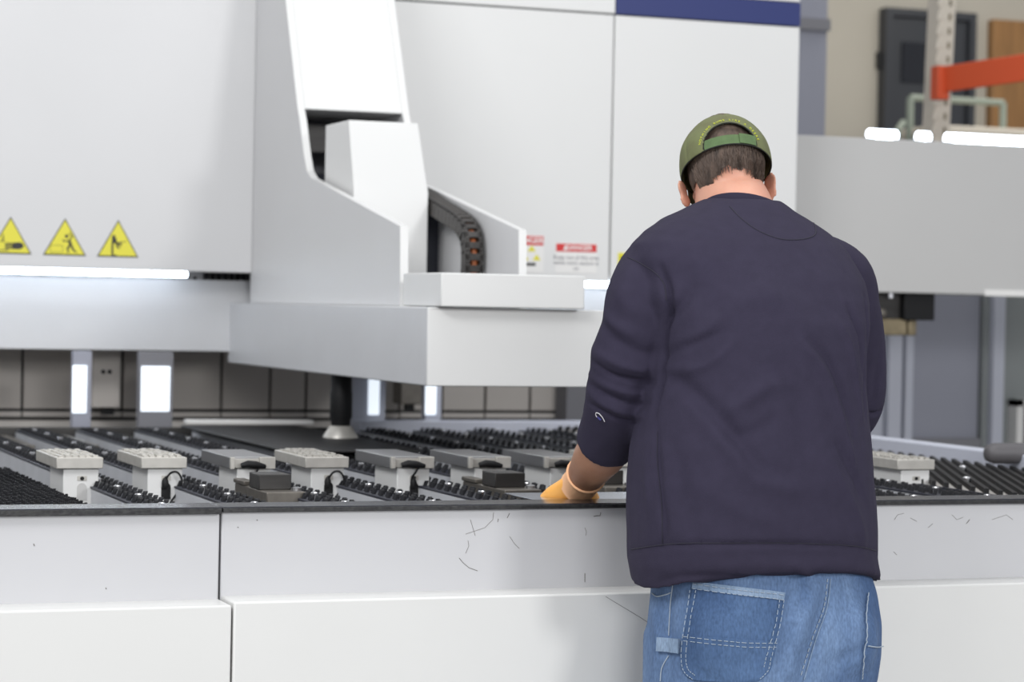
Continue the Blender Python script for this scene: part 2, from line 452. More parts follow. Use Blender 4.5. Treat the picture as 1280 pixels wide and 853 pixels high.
# warning triangles
def tri_sign(pxc, pyt, pyb, half, kind, label):
    Y = YP
    tp = P(pxc, pyt, 'Y', Y); bl_ = P(pxc-half, pyb, 'Y', Y); br = P(pxc+half, pyb, 'Y', Y)
    zbm = (bl_.z+br.z)/2
    t = thing('warning_sign', label, 'warning sign', (tp.x, Y, zbm), 'yellow triangular warning signs')
    cx, W, H = (bl_.x+br.x)/2, (br.x-bl_.x)/2, tp.z-zbm
    part('border', prism(BM(), [(cx-W, zbm), (cx+W, zbm), (cx, zbm+H)], 'Y', Y-.0015, Y), 'ink', t)
    s = .91; o_ = H*.035
    part('face', prism(BM(), [(cx-W*s, zbm+o_), (cx+W*s, zbm+o_), (cx, zbm+H*.945)], 'Y', Y-.0025, Y-.0005), 'yellow', t)
    g = BM()
    def S(x, z): return (cx+x*W, zbm+z*H)
    def poly(pts): prism(g, [S(*p) for p in pts], 'Y', Y-.0033, Y-.002)
    def bar(x0, z0, x1, z1, wd):
        p = Vector(S(x0, z0)); q = Vector(S(x1, z1)); n_ = (q-p).normalized(); n_ = Vector((-n_.y, n_.x))*wd*W/2
        prism(g, [tuple(p-n_), tuple(q-n_), tuple(q+n_), tuple(p+n_)], 'Y', Y-.0033, Y-.002)
    def disc(x, z, r):
        c = S(x, z); prism(g, [(c[0]+r*W*math.cos(k*PI/6), c[1]+r*W*math.sin(k*PI/6)) for k in range(12)], 'Y', Y-.0033, Y-.002)
    if kind == 0:      # hand under a pressing arrow
        poly([(.10, .13), (.45, .13), (.60, .18), (.62, .26), (.45, .32), (.10, .30)])
        for k in range(4): bar(-.25, .15+.045*k, .14, .15+.045*k, .05)
        bar(-.34, .36, -.34, .52, .05); poly([(-.40, .38), (-.28, .38), (-.34, .32)])
        bar(-.62, .10, -.12, .10, .04); bar(-.12, .07, -.12, .13, .04); bar(-.6, .33, -.28, .33, .03)
    elif kind == 1:    # struck figure
        disc(.08, .52, .085); poly([(.12, .42), (.26, .42), (.34, .28), (.22, .24)])
        bar(.20, .40, .34, .52, .06); bar(.34, .52, .20, .62, .05); bar(.14, .40, -.06, .38, .05); bar(-.06, .38, -.10, .43, .05)
        bar(.24, .28, .12, .18, .09); bar(.12, .18, .18, .08, .07); bar(.30, .28, .40, .15, .09); bar(.40, .15, .54, .10, .07)
        for q in ((-.66, .08, -.10, .08), (-.66, .27, -.10, .27), (-.66, .08, -.66, .27), (-.10, .08, -.10, .27)): bar(*q, .015)
    else:              # figure leaning on an edge
        poly([(-.30, .56), (-.18, .60), (-.06, .45), (-.14, .36), (-.30, .38)])
        bar(-.27, .40, -.27, .07, .09); bar(-.30, .05, -.08, .05, .05); bar(-.14, .42, .16, .30, .06)
        bar(-.10, .38, -.02, .24, .05); bar(-.12, .40, .08, .22, .05); bar(.04, .40, .40, .42, .03); bar(.0, .38, .20, .36, .05)
    part('pictogram', g, 'ink', t)
tri_sign(12.5, 271, 317.5, 27, 0, 'yellow warning triangle showing a hand, cut by the picture edge')
tri_sign(80.5, 273, 319.5, 27, 1, 'yellow warning triangle showing a struck figure beside a box')
tri_sign(147, 275, 321.5, 26, 2, 'yellow warning triangle showing a leaning figure, nearest the tall side plate')

# danger stickers
def sticker(px0, py0, px1, py1, header, lines, label, tall=False):
    a = P(px0, py0, 'Y', YP); b = P(px1, py1, 'Y', YP)
    t = thing('danger_sign', label, 'danger sign', (a.x, YP, b.z), 'red and white danger stickers')
    part('backing', box(BM(), a.x, b.x, YP-.0012, YP, b.z, a.z), 'paper', t)
    h = a.z-b.z; hz = a.z-h*(.28 if not tall else .26)
    part('header', box(BM(), a.x+.002, b.x-.002, YP-.002, YP-.001, hz, a.z-.001), 'red', t)
    cx = (a.x+b.x)/2; s = (a.z-hz)
    tb = on_wall(text_bm(header, s*.85, .0006), cx+(.010 if not tall else 0), YP-.0024, (a.z+hz)/2)
    if not tall:
        prism(tb, [(cx-.052, hz+s*.18), (cx-.034, hz+s*.18), (cx-.043, hz+s*.82)], 'Y', YP-.003, YP-.002)
    part('header_text', tb, 'paper', t)
    if not tall:
        lb = BM()
        for i, l in enumerate(lines):
            tb = on_wall(text_bm(l, .0205), cx, YP-.0016, hz-.021-.0195*i)
            me = bpy.data.meshes.new('x'); tb.to_mesh(me); tb.free(); lb.from_mesh(me); bpy.data.meshes.remove(me)
        part('notice_text', lb, 'seam', t)
    else:
        lb = BM()
        for (x, z, s_) in ((.62, .60, .016), (.78, .36, .016), (.40, .36, .016)):
            px = a.x+(b.x-a.x)*x; pz = b.z+h*z
            prism(lb, [(px-s_, pz-.004), (px+s_, pz-.004), (px, pz+.018)], 'Y', YP-.002, YP-.001)
        part('hazard_icons', lb, 'yellow', t)
        part('text_block', box(BM(), a.x+(b.x-a.x)*.3, a.x+(b.x-a.x)*.75, YP-.002, YP-.001, b.z+h*.18, b.z+h*.26), 'ink', t)
sticker(694.5, 304, 745.5, 342, 'DANGER', ['Keep out of this area', 'while work station is', 'on'], 'wide danger sticker with red header and three lines of notice text')
sticker(640, 294, 679, 341, 'DANGER', [], 'tall danger sticker with small hazard icons, half hidden by the head side plate', tall=True)
a = P(772.5, 316, 'Y', YP); b = P(800, 341, 'Y', YP)
t = thing('caution_sign', 'yellow caution sticker peeping out beside the sweatshirt shoulder', 'warning sign', (a.x, YP, b.z))
part('face', box(BM(), a.x, b.x, YP-.0015, YP, b.z, a.z), 'yellow', t)
part('pictogram', prism(BM(), [(a.x+.006, a.z-.022), (a.x+.05, a.z-.022), (a.x+.03, a.z-.004)], 'Y', YP-.0025, YP-.001), 'ink', t)

# =================================================================== processing head
XL = 2.0; ZT = 1.358; ZB = 1.149; YF = 6.0
XR = 2.62
head = thing('processing_head', 'big white processing head with side plates, box housing and punching nozzle over the table', 'machine head', (2.5, 7.0, ZB))
hb = BM(); box(hb, XL, XR, YF, YBm+.02, ZB, ZT)
part('housing', hb, 'steelpaint', head, bevel=.004, label='long grey box housing at the foot of the head')
# the front of the housing has its own lighter cover
part('front_cover', box(BM(), XL+.001, XR-.001, YF-.004, YF, ZB+.001, ZT-.001), 'white', head, bevel=.002)
a = P(553, 341, 'Y', 5.97); b = P(728, 384, 'Y', 5.97); c_ = P(728, 344.5, 'Y', 5.97)
part('nose_box', box(BM(), 2.022, b.x, 5.955, 6.28, ZT+.002, a.z), 'white', head, bevel=.003, label='low white box at the front of the head')
# side plates, profile cut across X
def yz(px, py, X):
    p = P(px, py, 'X', X); return (p.y, p.z)
XPL = 2.045
prof = [yz(313, 378, XPL), yz(319, 0, XPL), yz(357, 0, XPL), yz(372, 136, XPL), yz(374.5, 150, XPL), yz(380, 195, XPL), yz(383.5, 214, XPL), yz(389, 223, XPL), yz(500, 283, XPL), yz(500, 380, XPL)]
# carry the top of the plate on, and seat its foot on the housing
(y0, z0), (y1, z1) = prof[1], prof[2]
ext = [(YP+.02, ZT), (YP+.02, 3.3)]
sl = (prof[2][0]-prof[3][0])/(prof[2][1]-prof[3][1])
ext += [(prof[2][0]+sl*(3.3-z1), 3.3)] + prof[3:9] + [(prof[9][0], ZT)]
TH = .022
part('side_plate', prism(BM(), ext, 'X', XPL, XPL+TH), 'panel', head, bevel=.003, label='tall swept side plate nearest the warning triangles')
XPR = XPL + (wx(665, 6.35)-wx(507, 6.35))
part('side_plate', prism(BM(), ext, 'X', XPR-TH, XPR), 'panel', head, bevel=.003, label='swept side plate beyond the cable chain')
# white edge bands on the front edges of the plates
def edge_band(x0):
    n = ext[3:]
    bm = BM()
    path = [ext[2]] + n
    for (ya, za), (yb, zc) in zip(path, path[1:]):
        hexa(bm, [(x0-.0005, ya-.004, za), (x0+TH+.0005, ya-.004, za), (x0+TH+.0005, ya+.002, za), (x0-.0005, ya+.002, za),
                  (x0-.0005, yb-.004, zc), (x0+TH+.0005, yb-.004, zc), (x0+TH+.0005, yb+.002, zc), (x0-.0005, yb+.002, zc)])
    return bm
part('plate_edge', edge_band(XPL), 'white', head)
part('plate_edge', edge_band(XPR-TH), 'white', head)
# upper cover between the plates
yt3 = prof[2][0]+sl*(3.3-z1); (ye, ze) = prof[3]
XC1 = XPL + (P(513, 145, 'Y', ye).x - P(372, 138, 'Y', ye).x)
part('upper_cover', prism(BM(), [(ye, ze), (yt3, 3.3), (yt3+.4, 3.3), (ye+.45, ze)], 'X', XPL+TH, XC1), 'white', head, bevel=.004)
# back of the head between the plates: dark recess
part('back_plate', box(BM(), XPL+TH, XPR-TH, YP-.06, YP-.02, ZT, 2.1), 'seam', head)
part('cross_tube', box(BM(), XPL+TH, XPR-TH, YP-.30, YP-.24, ze-.12, ze-.03), 'tooldark', head)
part('cross_tube', box(BM(), XPL+TH, XPL+.25, YP-.45, YP-.08, ZT, ze-.20), 'strip', head)
# tapered white cover between the plates, its front sloping towards the table
XK = XPL+TH+.02
pf = P(436, 150, 'X', XK); pb_ = P(407, 155, 'X', XK); pm = P(443, 248, 'X', XK)
kR0 = P(523, 155, 'Y', pf.y).x; pR = P(537, 240, 'Y', pm.y)
kR1 = pR.x
sl2 = (pm.y-pf.y)/(pf.z-pm.z)
zk_ = pR.z
ykk = pf.y + sl2*(pf.z-zk_)
kb = BM()
prf = [(pf.y, pf.z), (pb_.y, pf.z), (pb_.y, ZT), (ykk, ZT), (ykk, zk_)]
loft(kb, [[(XK, y, z) for y, z in prf], [(kR0, prf[0][0], prf[0][1]), (kR0, prf[1][0], prf[1][1]), (kR1, prf[2][0], ZT), (kR1, prf[3][0], ZT), (kR1, prf[4][0], zk_)]])
part('tapered_cover', kb, 'white', head, bevel=.004)
print('cover', pf, pb_, pm, kR0, kR1, ykk, XPL, XPR)
# dark slide column behind it
a = P(537, 300, 'Y', 7.1); b = P(558, 300, 'Y', 7.1)
part('slide_column', box(BM(), a.x-.12, a.x+.055, 7.1, 7.3, ZT, P(545, 264, 'Y', 7.1).z), 'strip', head)
part('slide_cover', box(BM(), a.x+.055, a.x+.085, 7.12, 7.3, ZT, P(560, 270, 'Y', 7.1).z), 'railside', head)
# nozzle
nx, ny = P(427, 470, 'Y', 7.0).x, 7.0
part('nozzle_shaft', lathe(BM(), [(.032, ZB+.01), (.032, 1.10), (.034, 1.09), (.034, 1.02), (.030, 1.01), (.028, .985)], (nx, ny), 24), 'black', head, smooth=40)
part('nozzle_cone', lathe(BM(), [(.030, .992), (.034, .990), (.052, .962), (.054, .9555), (.02, .9555)], (nx, ny), 32), 'tan', head, smooth=40, label='flared metal cone at the tip of the nozzle')

# cable chain with visible orange cable, curving down to the housing
def bez(p0, p1, p2, p3, n):
    return [p0*(1-t)**3+p1*3*t*(1-t)**2+p2*3*t*t*(1-t)+p3*t**3 for t in [i/n for i in range(n+1)]]
XC = XPR-.15
Yc0 = 6.86
pA = P(541, 243, 'Y', Yc0+.45); 
XE = XPR-TH-.012          # outer side of the chain
cpx = [(534, 232), (545, 240), (558, 249), (578, 261), (591.6, 270.5), (599, 281), (603, 293), (605, 317), (604, 344)]
cpx[0] = (539, 236)
V_ = [P(x, y, 'X', XE) for x, y in cpx]
pts = []
for i_ in range(len(V_)-1):
    a, b, c, d = V_[max(i_-1, 0)], V_[i_], V_[i_+1], V_[min(i_+2, len(V_)-1)]
    for s_ in range(12):
        u = s_/12; pts.append(.5*((2*b)+(c-a)*u+(2*a-5*b+4*c-d)*u*u+(3*b-a-3*c+d)*u**3))
pts.append(V_[-1]); pts = [Vector((0, p.y, p.z)) for p in pts]
# even spacing
ac = [0]
for p, q in zip(pts, pts[1:]): ac.append(ac[-1]+(q-p).length)
NL = int(ac[-1]/.034); new = []
for k_ in range(NL+1):
    t_ = ac[-1]*k_/NL; i_ = max(0, min(len(ac)-2, next((n_ for n_ in range(len(ac)) if ac[n_] > t_), len(ac)-1)-1))
    u = (t_-ac[i_])/max(ac[i_+1]-ac[i_], 1e-6); new.append(pts[i_].lerp(pts[i_+1], min(max(u, 0), 1)))
pts = new; XC = XE-.027
print('chain', V_[0], V_[-1], NL)
cc = thing('cable_chain', 'dark plastic cable chain bending down to the white head box, orange cable inside', 'cable chain', (XC, 6.56, ZT))
lk = [BM(), BM()]; rg = BM()
CW = .027
# camera sees the outside of the bend: link frames with a window each
def frame_link(p, q, x, big):
    d = (q-p).normalized(); nrm = Vector((0, d.z, -d.y))
    if nrm.y > 0: nrm = -nrm
    Lh = (q-p).length*.5*.94; c = (p+q)/2
    for si, (x0, x1) in enumerate(((x-CW, x-CW+.012), (x+CW-.012, x+CW))):
        bs = [c+d*-Lh+nrm*0, c+d*Lh, c+d*Lh-nrm*.05, c-d*Lh-nrm*.05]
        hexa(lk[si], [(x0, bs[0].y, bs[0].z), (x1, bs[0].y, bs[0].z), (x1, bs[3].y, bs[3].z), (x0, bs[3].y, bs[3].z),
                  (x0, bs[1].y, bs[1].z), (x1, bs[1].y, bs[1].z), (x1, bs[2].y, bs[2].z), (x0, bs[2].y, bs[2].z)])
    # cross rung
    w2 = Lh*.60
    a_ = c-d*w2; b_ = c+d*w2
    hexa(rg, [(x-CW, a_.y, a_.z), (x+CW, a_.y, a_.z), (x+CW, (a_-nrm*.008).y, (a_-nrm*.008).z), (x-CW, (a_-nrm*.008).y, (a_-nrm*.008).z),
              (x-CW, b_.y, b_.z), (x+CW, b_.y, b_.z), (x+CW, (b_-nrm*.008).y, (b_-nrm*.008).z), (x-CW, (b_-nrm*.008).y, (b_-nrm*.008).z)])
for p, q in zip(pts, pts[1:]): frame_link(p, q, XC, 1)
part('link_side', lk[0], 'chain', cc, bevel=.001)
part('link_side', lk[1], 'chain', cc, bevel=.001)
part('link_rung', rg, 'chain', cc, bevel=.001)
inner = [Vector((XC+.004, p.y+.022, p.z-.01)) for p in pts[2:]]
part('cable', tube(BM(), inner, .010, 8), 'chainorange', cc)
part('liner', tube(BM(), [Vector((XC, p.y+.036, p.z-.02)) for p in pts[2:]], .012, 8), 'black', cc)

# =================================================================== right grey beam
YG = 8.3
gx0 = P(995, 168, 'Y', YG).x; gz1 = P(1100, 173.5, 'Y', YG).z; gz0 = P(1180, 367.5, 'Y', YG).z
t = thing('gantry_beam', 'broad plain grey gantry beam crossing behind the man\'s right shoulder', 'beam', (gx0, YG, gz0))
part('beam_body', box(BM(), gx0-.1, 8.5, YG, YG+.5, gz0, gz1), 'bgrey', t, bevel=.004)
a = P(1231, 361, 'Y', YG-.002)
part('label_strip', box(BM(), a.x, a.x+.8, YG-.004, YG, a.z-.028, a.z-.004), 'paper', t, label='thin white strip along the beam bottom')
# punch tool holder under it
a = P(1085, 366, 'Y', YG+.05); b = P(1165, 401, 'Y', YG+.05); c = P(1146, 420, 'Y', YG+.05)
t = thing('tool_holder', 'black tool holder with brassy block hanging under the grey beam', 'tool holder', (a.x, YG+.1, c.z))
part('body', box(BM(), P(1128, 366, 'Y', YG+.05).x, b.x, YG+.03, YG+.25, b.z, gz0), 'black', t, bevel=.004)
part('carrier_block', box(BM(), a.x-.1, P(1128, 366, 'Y', YG+.05).x, YG+.06, YG+.25, b.z-.005, gz0), 'tooldark', t, bevel=.006)
part('brass_block', box(BM(), a.x-.05, P(1135, 366, 'Y', YG+.05).x, YG+.05, YG+.2, c.z, b.z+.004), 'brass', t, bevel=.006)
part('brass_block', box(BM(), P(1137, 366, 'Y', YG+.05).x, c.x, YG+.05, YG+.2, c.z, b.z+.004), 'brass', t, bevel=.006)
p = P(1120, 369, 'Y', YG)
part('screw', lathe(BM(), [(.001, p.z-.014), (.012, p.z-.012), (.012, gz0)], (p.x, YG+.045), 12), 'chrome', t)
p = P(1105, 392, 'Y', YG+.03)
part('knob', ellipsoid(BM(), (p.x, YG+.05, p.z), ((.022, 0, 0), (0, .02, 0), (0, 0, .022))), 'tool', t, smooth=60)

# blue-grey guard panels beyond the table on the right
YQ = 9.6
def vx(px): return P(px, 460, 'Y', YQ).x
t = thing('guard_fence', 'blue grey sheet metal guard fence behind the table on the right', 'guard fence', (vx(1150), YQ, 0))
zt = 2.1
def col(px0, px1, dy, m, name, label=None):
    part(name, box(BM(), vx(px0), vx(px1), YQ+dy, YQ+dy+.05, 0.0, zt), m, t, bevel=.004, label=label)
col(1040, 1109, .02, 'bluelight', 'fence_panel')
col(1110, 1127, -.01, 'bluelight', 'fence_post'); col(1128, 1131, .03, 'bluegrey', 'fence_panel'); col(1131, 1141, -.01, 'bluelight', 'fence_post')
col(1142, 1228, .03, 'bluegrey', 'fence_panel')
col(1229, 1236, .0, 'greengrey', 'fence_post'); col(1236, 1250, -.04, 'bluelight', 'fence_post', 'pale square post')
col(1251, 1400, .06, 'greengrey', 'fence_panel')
a = P(1269, 500, 'Y', YQ); 
wf = BM(); z1_ = P(1275, 500, 'Y', YQ).z; 
box(wf, a.x, a.x+.035, YQ-.02, YQ+.06, 0, z1_); box(wf, a.x, a.x+.6, YQ-.02, YQ+.06, z1_-.03, z1_)
part('hatch_frame', wf, 'paper', t, label='white frame of a dark hatch')
part('hatch', box(BM(), a.x+.035, a.x+.6, YQ, YQ+.05, 0, z1_-.03), 'ink', t)
part('bottom_rail', box(BM(), vx(1142), vx(1228), YQ+.0, YQ+.03, 0, P(1180, 548, 'Y', YQ).z), 'seam', t)

# =================================================================== the table
ZL = .96
YL = 4.575               # front of the black lip
LIPD = .105
X278 = P(278, 640, 'Y', YL).x
X0, X1 = -.2, 4.2
tb = thing('machine_table', 'long pale machine table with black lip, stepped front panels and dark bed', 'machine table', (2.0, YL, 0))
def lipz(x0, x1, th):
    part('edge_plate', box(BM(), x0, x1, YL, YL+LIPD, ZL-th, ZL), 'lip', tb, bevel=.0025)
    part('edge_face', box(BM(), x0, x1, YL-.002, YL+.001, ZL-th, ZL-.002), 'lipedge', tb, bevel=.001)
lipz(X0, X278-.001, .0135); lipz(X278+.001, X1, .0105)
zl = P(278, 744, 'Y', YL+.01).z; zl2 = P(600, 739, 'Y', YL+.01).z
Zled = (zl+zl2)/2
part('upper_front_panel', box(BM(), X0, X278-.002, YL+.012, YL+.05, Zled-.02, ZL-.012), 'lgrey', tb, bevel=.003)
part('upper_front_panel', box(BM(), X278+.002, X1, YL+.012, YL+.05, Zled-.02, ZL-.0095), 'lgrey', tb, bevel=.003)
LD = .10
X290 = P(291, 760, 'Y', YL+.012-LD).x
part('lower_front_panel', box(BM(), X0, X290-.002, YL+.012-LD, YL+.05, .12, Zled-.006), 'lower', tb, bevel=.004)
part('lower_front_panel', box(BM(), X290+.002, X1, YL+.012-LD, YL+.05, .12, Zled), 'lower', tb, bevel=.004)
part('plinth', box(BM(), X0+.05, X1-.05, YL+.02, YL+.08, 0, .14), 'seam', tb)
part('bed', box(BM(), X0, X1, YL+.05, 7.95, .80, .875), 'tablebase', tb)
# scuffs on the upper front panel
sc_ = BM()
def scuff(pts, r=.0005):
    tube(sc_, [P(x, y, 'Y', YL+.0117) for x, y in pts], r, 5)
scuff([(574, 698), (579, 704), (586, 710), (597, 714)], .0007)
scuff([(617, 641), (616, 650), (606, 660), (582, 668)]); scuff([(588, 650), (594, 670)]); scuff([(637, 671), (643, 680), (649, 686)])
scuff([(637, 642), (634, 648)], .0008); scuff([(623, 649), (622, 653)], .0008); scuff([(731, 660), (733, 665), (732, 670)])
scuff([(731, 717), (731, 728)], .0009); scuff([(742, 646), (746, 645), (750, 645), (751, 641)], .001); scuff([(585, 676), (586, 683), (582, 692)])
scuff([(1118, 650), (1122, 644), (1130, 642)]); scuff([(1138, 648), (1146, 652)]); scuff([(1190, 644), (1196, 650), (1204, 647)])
scuff([(1208, 655), (1212, 650)], .001); scuff([(1240, 650), (1258, 644), (1266, 650)]); scuff([(1160, 660), (1166, 655)]); scuff([(1117, 690), (1121, 694)])
scuff([(42, 680), (43, 683)], .0009); scuff([(132, 735), (133, 737)], .0009); scuff([(297, 659), (298, 660)], .001); scuff([(321, 650), (322, 651)], .001)
part('scuff_marks', sc_, 'grime', tb)
s2 = BM()
tube(s2, [P(x, y, 'Y', YL+.0117-LD) for x, y in ((757, 746), (775, 757), (800, 772), (812, 780))], .0005, 5)
part('scratch', s2, 'grime', tb)
# rear rails of the bed
a = P(228, 528, 'Y', 7.95); b = P(385, 528, 'Y', 7.95)
zr = P(300, 527.5, 'Y', 7.9).z
part('rear_strip', box(BM(), a.x, b.x, 7.88, 7.93, zr-.008, zr+.007), 'paper', tb, bevel=.002, label='pale strip along the rear of the bed')
c = P(440, 528, 'Y', 7.95)
part('rear_rail', box(BM(), c.x, X1-.2, 7.86, 7.97, .875, .962), 'bluelight', tb, bevel=.004)
part('rear_rail', box(BM(), X0, c.x, 7.94, 7.97, .875, .935), 'tooldark', tb, bevel=.004)
for x in (0, 1.4, 2.8, 3.9):
    part('leg', box(BM(), x, x+.12, 7.7, 7.85, 0, .80), 'seam', tb)

# side rail on the right
XS = 3.65
part('side_rail', box(BM(), XS, XS+.06, 5.0, 7.95, .875, .982), 'bluelight', tb, bevel=.006, label='pale blue rail along the side of the bed')

# brush rails
PIT = .1942
def make_rail(x, y0, y1, label, first=False):
    t = thing('brush_rail', label, 'brush rail', (x, y0, .875), 'brush rails of the table bed')
    part('channel', box(BM(), x-.022, x+.045, y0, y1, .875, .926), 'railside', t, bevel=.003)
    part('base_strip', box(BM(), x-.024, x+.047, y0+.004, y1-.004, .926, .931), 'strip', t, bevel=.001)
    g = BM(); n = int((y1-y0-.03)/.027)
    for i in range(n):
        yy = y0+.02+i*.027
        for j in range(3):
            xx = x-.014+j*.0215+(.006 if i % 2 else 0)
            if abs(xx-x) < .012 and (i % 8) == 4: continue
            lean = .006
            z0 = .931; z1 = .9435; r = .0052
            ring = [[(xx+(lean if z == z1 else 0)+r*math.cos(k*PI/3), yy+(.004 if z == z1 else 0)+r*math.sin(k*PI/3), z) for k in range(6)] for z in (z0, z1)]
            loft(g, ring)
    part('bristle_tufts', g, 'bristle', t)
    for i in range(int((y1-y0)/.232)+1):
        yy = y0+.13+i*.232
        if yy > y1-.03: break
        part('screw', lathe(BM(), [(.0085, .931), (.0085, .9465), (.006, .9485)], (x, yy), 10), 'chrome', t)
    return t
ords = ['first', 'second', 'third', 'fourth', 'fifth', 'sixth', 'seventh', 'eighth', 'ninth', 'tenth', 'eleventh', 'twelfth']
r0 = make_rail(1.047, 4.70, 7.86, 'long brush rail with grey side and screw dots, first counting from the warning triangle side')
for k in range(1, 11):
    dup(r0, (1.047+PIT*k, 4.70, .875), 'long brush rail with grey side and screw dots, %s counting from the warning triangle side' % ords[k])

# cross members seen between the rails at the rear
cm = BM()
for k in range(-1, 12):
    x = 1.047+PIT*k
    box(cm, x+.055, x+.145, 7.3, 7.86, .876, .915)
part('gap_filler', cm, 'tool', tb)

# dark brush mat, front left
bx0, bx1, by0, by1 = .35, .935, 4.70, 6.15
t = thing('brush_mat', 'dense black brush mat of upright bristles at the left front of the table', 'brush mat', (bx0, by0, .875))
part('mat_base', box(BM(), bx0, bx1, by0, by1, .876, .89), 'strip', t)
g = BM(); ny_ = int((by1-by0)/.0255); nx_ = int((bx1-bx0)/.0165)
for i in range(ny_):
    for j in range(nx_):
        xx = bx0+.012+j*.0165; yy = by0+.015+i*.0255
        if xx > bx1-.004: continue
        r = .0042
        loft(g, [[(xx+r*s*math.cos(k*PI/2+.78), yy+r*s*math.sin(k*PI/2+.78), z) for k in range(4)] for z, s in ((.889, 1), (.934+random.uniform(-.002, .002), .9))])
o = part('bristles', g, 'bristle', t); o['kind'] = 'stuff'

# ribbed mat, right side, with slanting dark blades
mx0, mx1, my0, my1 = 3.09, 3.645, 4.70, 7.85
t = thing('ribbed_mat', 'tan grey mat with slanting black blades beside the pale blue rail', 'ribbed mat', (mx0, my0, .876))
part('mat_base', box(BM(), mx0, mx1, my0, my1, .876, .935), 'skirt_low', t, bevel=.002)
part('mat_edge', box(BM(), mx0-.006, mx0, my0, my1, .876, .937), 'strip', t)
g = BM(); yy = my0-1.0
dir_ = Vector((.58, 1.2, 0)).normalized(); per = Vector((-dir_.y, dir_.x, 0))
while yy < my1:
    p0 = Vector((mx0+.004, yy, .935)); L_ = (mx1-mx0-.008)/dir_.x
    t0 = max(0, (my0+.01-yy)/dir_.y); t1 = min(L_, (my1-.01-yy)/dir_.y)
    if t1 > t0+.02:
        q0 = p0+dir_*t0; q1 = p0+dir_*t1; wv_ = per*.0055; up = Vector((0, 0, .013))
        hexa(g, [q0-wv_, q1-wv_, q1+wv_, q0+wv_, q0-wv_+up, q1-wv_+up, q1+wv_+up, q0+wv_+up])
    yy += .062
part('blades', g, 'black', t)
for (px, py) in ((1203.5, 585), (1208.5, 599)):
    p = P(px, py, 'Z', .95)
    part('screw', lathe(BM(), [(.010, .935), (.010, .953), (.007, .956)], (p.x, p.y), 12), 'chrome', t)

# black plate added under the nozzle, where the rail strips lie unlit
dp = BM(); box(dp, 1.74, 2.14, 6.45, 7.75, .945, .9535)
tag(obj('shade_plate', dp, 'shade', bevel=.003), 'flat black die plate standing in for the unlit brush rails under the nozzle', 'die plate')

# grey roll at the right
a = P(1250, 567, 'Y', 5.75)
t = obj('padded_roll', tube(BM(), [(a.x-.045, 5.75, a.z), (a.x-.04, 5.75, a.z), (a.x-.02, 5.75, a.z), (a.x+1.2, 5.75, a.z-.0)], [.010, .022, .029, .029], 20), 'roll', smooth=60)
tag(t, 'dark grey padded roll resting at the end of the pale blue rail', 'padded roll')
t = tag(obj('roll_bracket', box(BM(), a.x+.1, a.x+.16, 5.72, 5.78, .876, a.z-.028), 'tooldark'), 'dark bracket holding up the grey padded roll', 'bracket')

